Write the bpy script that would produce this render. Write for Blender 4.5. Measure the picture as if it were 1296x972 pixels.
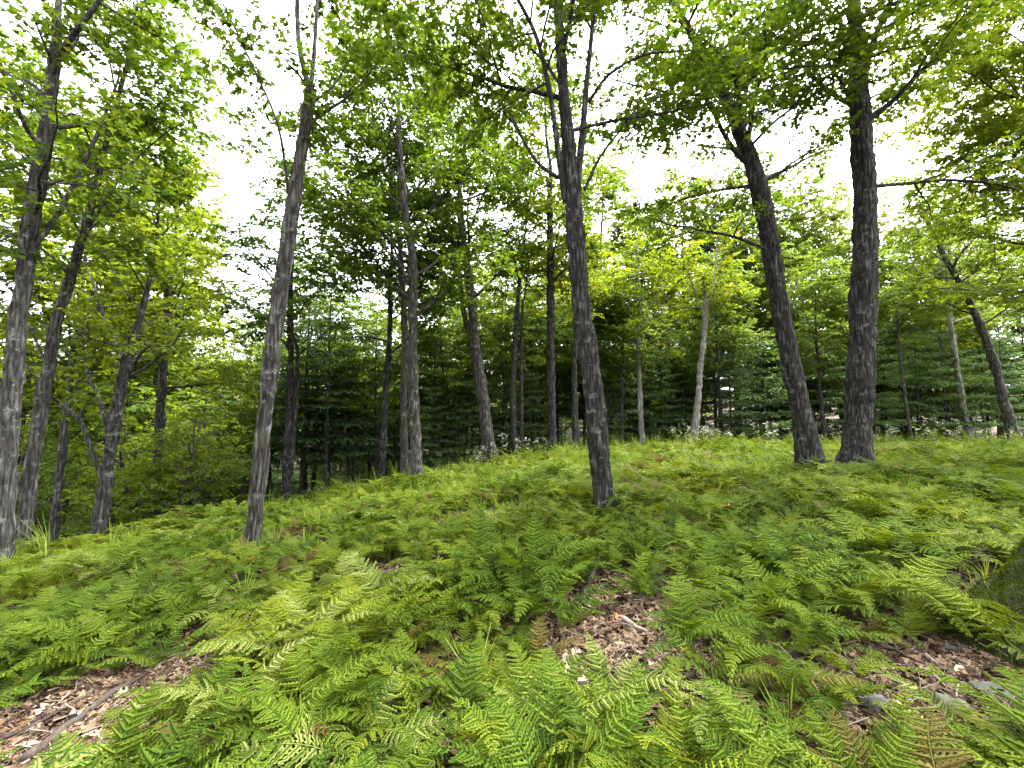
import bpy, math, random
import numpy as np

for o in list(bpy.data.objects):
    bpy.data.objects.remove(o)
scene = bpy.context.scene
COL = scene.collection

# ------------------------------------------------------------------ camera
W0, H0, F = 1296.0, 972.0, 540.0
PITCH = math.radians(4.5)
CAM = np.array([0.0, 0.0, 1.78])
cd = bpy.data.cameras.new("camera")
cd.sensor_width = 36.0
cd.lens = F / W0 * 36.0
cd.clip_start = 0.05
cd.clip_end = 2000.0
cam = bpy.data.objects.new("camera", cd)
cam.location = CAM
cam.rotation_euler = (math.radians(90) + PITCH, 0, 0)
COL.objects.link(cam)
scene.camera = cam

# ------------------------------------------------------------------ world, sun, exposure
SUN_EL, SUN_AZ = math.radians(62), math.radians(60)      # azimuth measured from +Y towards +X
world = bpy.data.worlds.new("World")
scene.world = world
world.use_nodes = True
wn, wl = world.node_tree.nodes, world.node_tree.links
wn.clear()
sky = wn.new("ShaderNodeTexSky")
sky.sky_type = 'NISHITA'
sky.sun_disc = False
sky.sun_elevation = SUN_EL
sky.sun_rotation = SUN_AZ
sky.air_density = 1.0
sky.dust_density = 6.0
sky.ozone_density = 1.0
hs = wn.new("ShaderNodeHueSaturation")
hs.inputs["Saturation"].default_value = 0.12
bg = wn.new("ShaderNodeBackground")
bg.inputs["Strength"].default_value = 0.14
wo = wn.new("ShaderNodeOutputWorld")
wl.new(sky.outputs[0], hs.inputs["Color"])
wl.new(hs.outputs[0], bg.inputs[0])
wl.new(bg.outputs[0], wo.inputs[0])
sd = bpy.data.lights.new("sun", 'SUN')
sd.energy = 1.15
sd.angle = math.radians(22)
sd.color = (1.0, 0.97, 0.92)
sun = bpy.data.objects.new("sun", sd)
sun.rotation_euler = (math.radians(90) - SUN_EL, 0, math.pi - SUN_AZ)
COL.objects.link(sun)
vs = scene.view_settings
vs.view_transform = 'Standard'
vs.look = 'None'
vs.gamma = 1.0
vs.use_curve_mapping = False
vs.exposure = 3.38
cy = scene.cycles
cy.max_bounces = 7
cy.diffuse_bounces = 5
cy.transmission_bounces = 5
cy.glossy_bounces = 1
cy.transparent_max_bounces = 4
cy.caustics_reflective = False
cy.caustics_refractive = False
cy.use_adaptive_sampling = True
cy.adaptive_threshold = 0.01
cy.use_denoising = True

# ------------------------------------------------------------------ pixel helpers and terrain
def ray(px, py):
    cx, cyy = (px - W0 / 2) / F, (H0 / 2 - py) / F
    return np.array([cx, math.cos(PITCH) - cyy * math.sin(PITCH), math.sin(PITCH) + cyy * math.cos(PITCH)])

def pix(px, py, Y):
    d = ray(px, py)
    return CAM + d * (Y / d[1])

def softplus(v):
    return np.log1p(np.exp(np.clip(v, -40, 40))) + np.maximum(v - 40, 0)

CX = [-60, -30, -12, -8.5, -6, -2.7, 2, 8, 20, 60]
CY = [-6, 0.5, 4.2, 6.8, 9.3, 12.5, 16, 18, 18.5, 22]
def crest(x):
    return np.interp(x, CX, CY)

def ground(x, y):
    x = np.asarray(x, float); y = np.asarray(y, float)
    u = 0.08 * x + 0.025 * (y - 2)
    u = 0.62 - softplus((0.62 - u) / 0.12) * 0.12
    u = -3 + softplus((u + 3) / 0.4) * 0.4
    d = y - crest(x)
    sl = np.interp(x, [-10, 0, 10], [0.30, 0.20, 0.15])
    drop = sl * softplus(d / 0.8) * 0.8
    u = u - 5 * (1 - np.exp(-drop / 5))
    r = np.hypot(x, y)
    u = u + 0.16 * softplus((r - 52) / 4) * 4 * (1 / (1 + 0.004 * np.maximum(r - 52, 0)))
    u = u + 0.035 * np.sin(x * 1.7 + 0.6 * y) * np.sin(y * 1.3 - 0.4 * x + 1) + 0.02 * np.sin(x * 3.9 + 2) * np.sin(y * 3.3 + x)
    return u

def pix_ground(px, py):
    d = ray(px, py)
    t = 0.5
    for i in range(4000):
        p = CAM + d * t
        if p[2] <= ground(p[0], p[1]):
            return p
        t += 0.01
    return CAM + d * t

# ------------------------------------------------------------------ mesh helpers
class Acc:
    def __init__(s):
        s.v = []; s.q = []; s.t = []; s.n = 0
    def quads(s, v, q):
        s.v.append(np.asarray(v, np.float32)); s.q.append(np.asarray(q, np.int32).reshape(-1, 4) + s.n); s.n += len(v)
    def tris(s, v, t):
        s.v.append(np.asarray(v, np.float32)); s.t.append(np.asarray(t, np.int32).reshape(-1, 3) + s.n); s.n += len(v)
    def mesh(s, name, mat, smooth=False):
        me = bpy.data.meshes.new(name)
        V = np.concatenate(s.v) if s.v else np.zeros((0, 3), np.float32)
        Q = np.concatenate(s.q) if s.q else np.zeros((0, 4), np.int32)
        T = np.concatenate(s.t) if s.t else np.zeros((0, 3), np.int32)
        me.vertices.add(len(V)); me.vertices.foreach_set("co", V.ravel())
        nl = Q.size + T.size
        me.loops.add(nl); me.loops.foreach_set("vertex_index", np.concatenate([Q.ravel(), T.ravel()]).astype(np.int32))
        me.polygons.add(len(Q) + len(T))
        ls = np.concatenate([np.arange(len(Q)) * 4, Q.size + np.arange(len(T)) * 3]).astype(np.int32)
        me.polygons.foreach_set("loop_start", ls)
        if smooth:
            me.polygons.foreach_set("use_smooth", np.ones(len(Q) + len(T), bool))
        me.update(calc_edges=True)
        if mat is not None:
            me.materials.append(mat)
        return me

def link(name, data, parent=None, loc=None, rot=None, scale=None):
    o = bpy.data.objects.new(name, data)
    COL.objects.link(o)
    if parent is not None: o.parent = parent
    if loc is not None: o.location = [float(a) for a in loc]
    if rot is not None: o.rotation_euler = rot
    if scale is not None: o.scale = (scale,) * 3 if np.isscalar(scale) else scale
    return o

def tag(o, label=None, cat=None, group=None, kind=None):
    if label: o["label"] = label
    if cat: o["category"] = cat
    if group: o["group"] = group
    if kind: o["kind"] = kind
    return o

def unit(v):
    v = np.asarray(v, float)
    return v / (np.linalg.norm(v, axis=-1, keepdims=True) + 1e-9)

def resample(P, R, step):
    """Catmull-Rom through P with radii R"""
    P = np.asarray(P, float); R = np.asarray(R, float)
    Q = np.vstack([2 * P[0] - P[1], P, 2 * P[-1] - P[-2]])
    op, orr = [], []
    for i in range(len(P) - 1):
        a, b, c, d = Q[i], Q[i + 1], Q[i + 2], Q[i + 3]
        n = max(1, int(round(np.linalg.norm(c - b) / step)))
        for k in range(n):
            t = k / n
            op.append(0.5 * ((2 * b) + (c - a) * t + (2 * a - 5 * b + 4 * c - d) * t * t + (-a + 3 * b - 3 * c + d) * t ** 3))
            orr.append(R[i] + (R[i + 1] - R[i]) * t)
    op.append(P[-1]); orr.append(R[-1])
    return np.array(op), np.array(orr)

def frames(P):
    T = unit(np.gradient(P, axis=0))
    ref = np.where(np.abs(T[:, 2:3]) > 0.9, np.array([[1.0, 0, 0]]), np.array([[0, 0, 1.0]]))
    if abs(T[0, 2]) > 0.6:
        ref = np.tile([[1.0, 0, 0]], (len(P), 1))
    else:
        ref = np.tile([[0, 0, 1.0]], (len(P), 1))
    A = unit(ref - T * np.sum(ref * T, 1, keepdims=True))
    B = np.cross(T, A)
    return T, A, B

def tube(acc, P, R, sides, disp=None):
    P = np.asarray(P, float); R = np.asarray(R, float)
    T, A, B = frames(P)
    th = np.linspace(0, 2 * math.pi, sides, endpoint=False)
    rr = R[:, None] * np.ones((1, sides))
    if disp is not None: rr = rr + disp
    V = P[:, None, :] + rr[..., None] * (np.cos(th)[None, :, None] * A[:, None, :] + np.sin(th)[None, :, None] * B[:, None, :])
    n = len(P)
    i = np.arange(n - 1)[:, None] * sides; j = np.arange(sides)[None, :]; j2 = (j + 1) % sides
    q = np.stack([i + j, i + j2, i + sides + j2, i + sides + j], -1).reshape(-1, 4)
    acc.quads(V.reshape(-1, 3), q)

def bark_disp(rng, P, R, sides, amp, cell=0.22):
    """furrowed bark: value noise stretched along the trunk"""
    s = np.concatenate([[0], np.cumsum(np.linalg.norm(np.diff(P, axis=0), axis=1))])
    def layer(cz, nt):
        nz = int(s[-1] / cz) + 3
        tab = rng.random((nz, nt))
        z = s / cz; zi = z.astype(int); fz = (z - zi)[:, None]; fz = fz * fz * (3 - 2 * fz)
        t = np.arange(sides) / sides * nt; ti = t.astype(int) % nt; ft = (t - t.astype(int))[None, :]
        g = lambda a, b: tab[a[:, None], b[None, :]]
        return (g(zi, ti) * (1 - ft) + g(zi, (ti + 1) % nt) * ft) * (1 - fz) + (g(zi + 1, ti) * (1 - ft) + g(zi + 1, (ti + 1) % nt) * ft) * fz
    d = 1.2 * (layer(cell, max(6, sides // 2)) - 0.5) + 1.0 * (layer(0.09, sides) - 0.5) + 1.2 * (layer(0.8, 5) - 0.5)
    return d * amp * np.minimum(1, R / 0.12)[:, None]

# leaf templates: u along the leaf, v across, w along the normal
TRI_LOBE = np.array([(0, 0, 0), (.30, -.48, .05), (.50, -.17, .0), (1, 0, -.10), (.50, .17, .0), (.30, .48, .05)])
TRI_LOBE_T = [(0, 2, 1), (0, 3, 2), (0, 4, 3), (0, 5, 4)]
LOBED = np.array([(0, 0, 0), (.22, -.46, .03), (.45, -.24, .02), (.72, -.40, -.02), (1, 0, -.10),
                  (.72, .40, -.02), (.45, .24, .02), (.22, .46, .03), (.5, 0, -.05)])
LOBED_Q = [(0, 8, 2, 1), (8, 4, 3, 2), (0, 7, 6, 8), (8, 6, 5, 4)]
KITE = np.array([(0, 0, 0), (.42, -.36, .06), (1, 0, -.06), (.42, .36, .06)])
KITE_Q = [(0, 3, 2, 1)]
OVAL = np.array([(0, 0, 0), (.3, -.24, .04), (.7, -.22, .03), (1, 0, -.06), (.7, .22, .03), (.3, .24, .04)])
OVAL_Q = [(0, 3, 2, 1), (0, 5, 4, 3)]

def place_leaves(acc, P, D, N, S, tpl, tq):
    P = np.asarray(P, float)
    if len(P) == 0: return
    D = unit(D); N = unit(N - D * np.sum(N * D, 1, keepdims=True)); Bn = np.cross(N, D)
    S = np.asarray(S)[:, None, None]
    V = P[:, None, :] + S * (tpl[None, :, 0:1] * D[:, None, :] + tpl[None, :, 1:2] * Bn[:, None, :] + tpl[None, :, 2:3] * N[:, None, :])
    k = len(tpl)
    q = (np.arange(len(P)) * k)[:, None, None] + np.array(tq)[None]
    if len(tq[0]) == 3: acc.tris(V.reshape(-1, 3), q)
    else: acc.quads(V.reshape(-1, 3), q)

# ------------------------------------------------------------------ materials
def nodes(name):
    m = bpy.data.materials.new(name); m.use_nodes = True
    n, l = m.node_tree.nodes, m.node_tree.links
    n.clear()
    return m, n, l

def ramp(n, stops, interp='LINEAR'):
    r = n.new("ShaderNodeValToRGB"); e = r.color_ramp
    e.interpolation = interp
    while len(e.elements) < len(stops): e.elements.new(0.5)
    for el, (p, c) in zip(e.elements, stops):
        el.position = p; el.color = (*c, 1)
    return r

def leaf_material(name, stops, trans=0.5, warm=(1.25, 1.1, 0.45), rough=0.6, patch=None, spec=0.12, leaf_var=.75):
    m, n, l = nodes(name)
    geo = n.new("ShaderNodeNewGeometry")
    oi = n.new("ShaderNodeObjectInfo")
    r = ramp(n, stops)
    mixv = n.new("ShaderNodeMath"); mixv.operation = 'MULTIPLY_ADD'
    l.new(geo.outputs["Random Per Island"], mixv.inputs[0]); mixv.inputs[1].default_value = leaf_var
    of = n.new("ShaderNodeMath"); of.operation = 'MULTIPLY'; of.inputs[1].default_value = 1 - leaf_var
    l.new(oi.outputs["Random"], of.inputs[0]); l.new(of.outputs[0], mixv.inputs[2])
    fac = mixv.outputs[0]
    if patch:
        no = n.new("ShaderNodeTexNoise"); no.inputs["Scale"].default_value = patch; no.inputs["Detail"].default_value = 2
        l.new(geo.outputs["Position"], no.inputs["Vector"])
        a = n.new("ShaderNodeMath"); a.operation = 'MULTIPLY_ADD'; a.inputs[1].default_value = 1.5; a.inputs[2].default_value = -0.75
        l.new(no.outputs[0], a.inputs[0])
        b = n.new("ShaderNodeMath"); b.operation = 'ADD'; b.use_clamp = True
        l.new(a.outputs[0], b.inputs[0]); l.new(fac, b.inputs[1]); fac = b.outputs[0]
    l.new(fac, r.inputs[0])
    pr = n.new("ShaderNodeBsdfPrincipled")
    pr.inputs["Roughness"].default_value = rough
    pr.inputs["Specular IOR Level"].default_value = spec
    l.new(r.outputs[0], pr.inputs["Base Color"])
    tr = n.new("ShaderNodeBsdfTranslucent")
    mu = n.new("ShaderNodeMix"); mu.data_type = 'RGBA'; mu.blend_type = 'MULTIPLY'; mu.inputs[0].default_value = 1
    mu.inputs["B"].default_value = (*warm, 1)
    l.new(r.outputs[0], mu.inputs["A"]); l.new(mu.outputs["Result"], tr.inputs[0])
    mx = n.new("ShaderNodeMixShader"); mx.inputs[0].default_value = trans
    l.new(pr.outputs[0], mx.inputs[1]); l.new(tr.outputs[0], mx.inputs[2])
    out = n.new("ShaderNodeOutputMaterial"); l.new(mx.outputs[0], out.inputs[0])
    return m

def bark_material(name, dark, mid, pale, lichen=0.5, lichen_col=(.30, .32, .28), moss=0.0, scale=1.0, bump=0.5):
    m, n, l = nodes(name)
    tc = n.new("ShaderNodeTexCoord")
    mp = n.new("ShaderNodeMapping"); mp.inputs["Scale"].default_value = (scale, scale, 0.13 * scale)
    l.new(tc.outputs["Object"], mp.inputs[0])
    n1 = n.new("ShaderNodeTexNoise"); n1.inputs["Scale"].default_value = 26; n1.inputs["Detail"].default_value = 5; n1.inputs["Roughness"].default_value = .65
    l.new(mp.outputs[0], n1.inputs["Vector"])
    vo = n.new("ShaderNodeTexVoronoi"); vo.feature = 'DISTANCE_TO_EDGE'; vo.inputs["Scale"].default_value = 16
    l.new(mp.outputs[0], vo.inputs["Vector"])
    vm = n.new("ShaderNodeMath"); vm.operation = 'MULTIPLY'; vm.inputs[1].default_value = 1.6; vm.use_clamp = True
    l.new(vo.outputs["Distance"], vm.inputs[0])
    ad = n.new("ShaderNodeMath"); ad.operation = 'MULTIPLY_ADD'; ad.inputs[1].default_value = 0.45
    l.new(vm.outputs[0], ad.inputs[0]); 
    n1s = n.new("ShaderNodeMath"); n1s.operation = 'MULTIPLY'; n1s.inputs[1].default_value = 0.75
    l.new(n1.outputs[0], n1s.inputs[0]); l.new(n1s.outputs[0], ad.inputs[2])
    r = ramp(n, [(0.32, dark), (0.52, mid), (0.80, pale)])
    l.new(ad.outputs[0], r.inputs[0])
    # lichen blotches
    n2 = n.new("ShaderNodeTexNoise"); n2.inputs["Scale"].default_value = 7; n2.inputs["Detail"].default_value = 6; n2.inputs["Roughness"].default_value = .7
    l.new(tc.outputs["Object"], n2.inputs["Vector"])
    lr = n.new("ShaderNodeMapRange"); lr.inputs["From Min"].default_value = 0.56; lr.inputs["From Max"].default_value = 0.66; lr.inputs["To Max"].default_value = lichen
    l.new(n2.outputs[0], lr.inputs["Value"])
    mx = n.new("ShaderNodeMix"); mx.data_type = 'RGBA'; mx.inputs["B"].default_value = (*lichen_col, 1)
    l.new(lr.outputs[0], mx.inputs[0]); l.new(r.outputs[0], mx.inputs["A"])
    col = mx.outputs["Result"]
    if moss > 0:
        n3 = n.new("ShaderNodeTexNoise"); n3.inputs["Scale"].default_value = 4; n3.inputs["Detail"].default_value = 7; n3.inputs["Roughness"].default_value = .75
        l.new(tc.outputs["Object"], n3.inputs["Vector"])
        mr = n.new("ShaderNodeMapRange"); mr.inputs["From Min"].default_value = 0.36; mr.inputs["From Max"].default_value = 0.60; mr.inputs["To Max"].default_value = moss
        l.new(n3.outputs[0], mr.inputs["Value"])
        m2 = n.new("ShaderNodeMix"); m2.data_type = 'RGBA'; m2.inputs["B"].default_value = (.024, .036, .006, 1)
        l.new(mr.outputs[0], m2.inputs[0]); l.new(col, m2.inputs["A"]); col = m2.outputs["Result"]
    pr = n.new("ShaderNodeBsdfPrincipled"); pr.inputs["Roughness"].default_value = .85; pr.inputs["Specular IOR Level"].default_value = .2
    l.new(col, pr.inputs["Base Color"])
    bp = n.new("ShaderNodeBump"); bp.inputs["Strength"].default_value = bump; bp.inputs["Distance"].default_value = 0.03
    l.new(ad.outputs[0], bp.inputs["Height"]); l.new(bp.outputs[0], pr.inputs["Normal"])
    out = n.new("ShaderNodeOutputMaterial"); l.new(pr.outputs[0], out.inputs[0])
    return m

def plain_material(name, stops, scale=8, rough=0.85, bump=0.3, island=False):
    m, n, l = nodes(name)
    tc = n.new("ShaderNodeTexCoord")
    no = n.new("ShaderNodeTexNoise"); no.inputs["Scale"].default_value = scale; no.inputs["Detail"].default_value = 8; no.inputs["Roughness"].default_value = .7
    l.new(tc.outputs["Object"], no.inputs["Vector"])
    fac = no.outputs[0]
    if island:
        geo = n.new("ShaderNodeNewGeometry"); oi = n.new("ShaderNodeObjectInfo")
        a = n.new("ShaderNodeMath"); a.operation = 'ADD'
        l.new(geo.outputs["Random Per Island"], a.inputs[0]); l.new(oi.outputs["Random"], a.inputs[1])
        fr = n.new("ShaderNodeMath"); fr.operation = 'FRACT'; l.new(a.outputs[0], fr.inputs[0])
        b = n.new("ShaderNodeMath"); b.operation = 'MULTIPLY_ADD'; b.inputs[1].default_value = .35
        l.new(no.outputs[0], b.inputs[0])
        c = n.new("ShaderNodeMath"); c.operation = 'MULTIPLY_ADD'; c.inputs[1].default_value = .8; c.inputs[2].default_value = -.08
        l.new(fr.outputs[0], c.inputs[0]); l.new(c.outputs[0], b.inputs[2]); fac = b.outputs[0]
    r = ramp(n, stops); l.new(fac, r.inputs[0])
    pr = n.new("ShaderNodeBsdfPrincipled"); pr.inputs["Roughness"].default_value = rough; pr.inputs["Specular IOR Level"].default_value = .25
    l.new(r.outputs[0], pr.inputs["Base Color"])
    bp = n.new("ShaderNodeBump"); bp.inputs["Strength"].default_value = bump; bp.inputs["Distance"].default_value = 0.02
    l.new(no.outputs[0], bp.inputs["Height"]); l.new(bp.outputs[0], pr.inputs["Normal"])
    out = n.new("ShaderNodeOutputMaterial"); l.new(pr.outputs[0], out.inputs[0])
    return m

M = {}
M['bark_dark'] = bark_material('bark_dark', (.004, .0038, .0036), (.024, .0225, .021), (.10, .097, .092), lichen=.4, lichen_col=(.20, .205, .19), bump=1.0)
M['bark_grey'] = bark_material('bark_grey', (.008, .0075, .0066), (.048, .044, .038), (.15, .143, .130), lichen=.35, bump=.9)
M['bark_mottled'] = bark_material('bark_mottled', (.008, .0077, .007), (.045, .043, .039), (.13, .128, .12), lichen=.6, lichen_col=(.20, .215, .19))
M['bark_pale'] = bark_material('bark_pale', (.07, .066, .06), (.19, .18, .165), (.34, .33, .31), lichen=.5, lichen_col=(.42, .42, .39), bump=.3)
M['bark_moss'] = bark_material('bark_moss', (.006, .006, .003), (.020, .023, .008), (.050, .056, .020), lichen=.0, moss=.7, bump=1.0)
M['bark_far'] = bark_material('bark_far', (.012, .011, .010), (.04, .036, .032), (.09, .085, .08), lichen=.3, bump=.3)
M['leaf_maple'] = leaf_material('leaf_maple', [(0, (.035, .075, .010)), (.45, (.065, .125, .014)), (.8, (.105, .165, .018)), (.97, (.17, .21, .02)), (1, (.33, .15, .025))], trans=.52)
M['leaf_yellow'] = leaf_material('leaf_yellow', [(0, (.07, .12, .012)), (.5, (.13, .195, .018)), (.93, (.20, .26, .022)), (1, (.32, .20, .03))], trans=.6)  # yellow-green leaves, colour lightened to carry the sunlit look of the slope
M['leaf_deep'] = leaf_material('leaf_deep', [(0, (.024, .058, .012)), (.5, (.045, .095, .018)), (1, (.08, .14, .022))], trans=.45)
M['leaf_far'] = leaf_material('leaf_far', [(0, (.055, .11, .02)), (.5, (.10, .17, .028)), (1, (.165, .225, .038))], trans=.57)
M['needle_dark'] = leaf_material('needle_dark', [(0, (.022, .050, .017)), (.5, (.042, .085, .028)), (1, (.075, .13, .042))], trans=.25, warm=(1.1, 1.1, .6))
M['needle_pale'] = leaf_material('needle_pale', [(0, (.045, .095, .028)), (.5, (.08, .145, .045)), (1, (.13, .20, .065))], trans=.35, warm=(1.1, 1.1, .6))
M['fern_green'] = leaf_material('fern_green', [(0, (.026, .054, .007)), (.5, (.074, .128, .012)), (1, (.142, .202, .020))], trans=.34, patch=.9, warm=(1.2, 1.1, .3), spec=.06, leaf_var=.35)
M['fern_yellow'] = leaf_material('fern_yellow', [(0, (.042, .074, .007)), (.5, (.108, .158, .013)), (1, (.19, .23, .022))], trans=.34, patch=.7, warm=(1.2, 1.1, .3), spec=.06, leaf_var=.35)
M['fern_pale'] = leaf_material('fern_pale', [(0, (.10, .15, .025)), (.5, (.17, .22, .04)), (1, (.26, .29, .08))], trans=.38, patch=.9, warm=(1.15, 1.1, .5))
M['fern_bronze'] = leaf_material('fern_bronze', [(0, (.07, .045, .015)), (.5, (.11, .085, .02)), (1, (.15, .15, .03))], trans=.35, leaf_var=.4)
M['moss'] = leaf_material('moss', [(0, (.014, .022, .003)), (.5, (.040, .060, .006)), (1, (.10, .125, .011))], trans=.2, spec=.0)
M['stalk'] = plain_material('stalk', [(.3, (.10, .075, .03)), (.7, (.17, .16, .06))], 20)
M['grass'] = leaf_material('grass', [(0, (.075, .14, .014)), (.5, (.125, .21, .02)), (.85, (.18, .255, .03)), (1, (.27, .26, .08))], trans=.4, patch=.5)
M['litter'] = plain_material('litter', [(0, (.020, .011, .006)), (.35, (.070, .040, .022)), (.65, (.155, .097, .056)), (.88, (.25, .18, .115)), (1, (.38, .31, .22))], 30, island=True, bump=.2)
M['leaf_tan'] = plain_material('leaf_tan', [(.2, (.30, .20, .12)), (.8, (.46, .35, .24))], 25, bump=.2)
M['leaf_cream'] = plain_material('leaf_cream', [(.2, (.22, .18, .12)), (.8, (.33, .28, .20))], 25, bump=.2)
M['leaf_rust'] = plain_material('leaf_rust', [(.2, (.26, .09, .03)), (.8, (.42, .17, .07))], 25, bump=.2)
M['leaf_orange'] = plain_material('leaf_orange', [(.2, (.40, .12, .025)), (.8, (.50, .20, .05))], 25, bump=.2)
M['leaf_gold'] = plain_material('leaf_gold', [(.2, (.33, .25, .07)), (.8, (.42, .34, .13))], 25, bump=.2)
M['stick'] = plain_material('stick', [(.25, (.025, .019, .014)), (.6, (.075, .06, .048)), (.85, (.15, .135, .11))], 30, bump=.6)
M['stick_pale'] = plain_material('stick_pale', [(.25, (.16, .13, .10)), (.8, (.36, .31, .25))], 30, bump=.5)
M['stone'] = plain_material('stone', [(.25, (.035, .034, .03)), (.55, (.105, .10, .092)), (.8, (.22, .22, .205))], 9, bump=.6)
M['stone_moss'] = plain_material('stone_moss', [(.3, (.03, .04, .012)), (.5, (.085, .095, .055)), (.75, (.21, .215, .17))], 9, bump=.6)
M['flower'] = plain_material('flower', [(.3, (.35, .33, .27)), (.7, (.58, .56, .50))], 30, island=True)
M['weed_leaf'] = leaf_material('weed_leaf', [(0, (.10, .14, .07)), (.5, (.17, .21, .13)), (1, (.30, .33, .25))], trans=.3)

def ground_material():
    m, n, l = nodes('forest_floor')
    geo = n.new("ShaderNodeNewGeometry")
    n1 = n.new("ShaderNodeTexNoise"); n1.inputs["Scale"].default_value = 22; n1.inputs["Detail"].default_value = 9; n1.inputs["Roughness"].default_value = .75
    vo = n.new("ShaderNodeTexVoronoi"); vo.inputs["Scale"].default_value = 16
    n2 = n.new("ShaderNodeTexNoise"); n2.inputs["Scale"].default_value = .8; n2.inputs["Detail"].default_value = 5
    for t in (n1, vo, n2): l.new(geo.outputs["Position"], t.inputs["Vector"])
    r1 = ramp(n, [(.3, (.012, .0075, .005)), (.5, (.035, .022, .014)), (.72, (.085, .057, .038))])
    l.new(n1.outputs[0], r1.inputs[0])
    sp = n.new("ShaderNodeSeparateColor"); l.new(vo.outputs["Color"], sp.inputs[0])
    r2 = ramp(n, [(0, (.015, .009, .006)), (.5, (.048, .030, .020)), (1, (.12, .082, .056))])
    l.new(sp.outputs[0], r2.inputs[0])
    mx = n.new("ShaderNodeMix"); mx.data_type = 'RGBA'; mx.inputs[0].default_value = .5
    l.new(r1.outputs[0], mx.inputs["A"]); l.new(r2.outputs[0], mx.inputs["B"])
    mr = n.new("ShaderNodeMapRange"); mr.inputs["From Min"].default_value = .5; mr.inputs["From Max"].default_value = .64; mr.inputs["To Max"].default_value = .55
    l.new(n2.outputs[0], mr.inputs["Value"])
    m2 = n.new("ShaderNodeMix"); m2.data_type = 'RGBA'; m2.inputs["B"].default_value = (.035, .05, .014, 1)
    l.new(mr.outputs[0], m2.inputs[0]); l.new(mx.outputs["Result"], m2.inputs["A"])
    pr = n.new("ShaderNodeBsdfPrincipled"); pr.inputs["Roughness"].default_value = .9; pr.inputs["Specular IOR Level"].default_value = .15
    l.new(m2.outputs["Result"], pr.inputs["Base Color"])
    bp = n.new("ShaderNodeBump"); bp.inputs["Strength"].default_value = .7; bp.inputs["Distance"].default_value = .03
    l.new(n1.outputs[0], bp.inputs["Height"]); l.new(bp.outputs[0], pr.inputs["Normal"])
    out = n.new("ShaderNodeOutputMaterial"); l.new(pr.outputs[0], out.inputs[0])
    return m
M['ground'] = ground_material()

# ------------------------------------------------------------------ ground
def make_ground():
    def axis(neg, pos, fine_n, fine_p, step):
        a = list(np.arange(fine_n, fine_p + 1e-6, step))
        s = step; v = a[-1]
        while v < pos: s *= 1.12; v += s; a.append(v)
        s = step; v = a[0]; pre = []
        while v > neg: s *= 1.12; v -= s; pre.append(v)
        return np.array(pre[::-1] + a)
    xs = axis(-260, 260, -14, 20, .22); ys = axis(-120, 300, -2, 21, .22)
    X, Y = np.meshgrid(xs, ys)
    Z = ground(X, Y)
    nx, ny = len(xs), len(ys)
    i = np.arange(ny - 1)[:, None] * nx; j = np.arange(nx - 1)[None]
    q = np.stack([i + j, i + j + 1, i + nx + j + 1, i + nx + j], -1).reshape(-1, 4)
    a = Acc(); a.quads(np.stack([X, Y, Z], -1).reshape(-1, 3), q)
    o = link('ground', a.mesh('ground', M['ground'], True))
    tag(o, 'brown leaf-covered forest floor rising to the meadow', kind='structure')
make_ground()

# ------------------------------------------------------------------ broadleaf trees
UP = np.array([0, 0, 1.0])

def grow_limb(rng, start, az, el, length, r0, curl=0.12, n=9, up=0.10):
    d = np.array([math.cos(el) * math.cos(az), math.cos(el) * math.sin(az), math.sin(el)])
    P = [np.array(start, float)]
    for k in range(n):
        d = unit(d + rng.normal(0, curl, 3) + UP * up * (0.6 - k / n) - UP * (0.10 if d[2] > 0.75 else 0))
        P.append(P[-1] + d * length / n)
    R = r0 * (1 - np.linspace(0, 1, n + 1) * 0.86)
    return np.array(P), R

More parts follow.
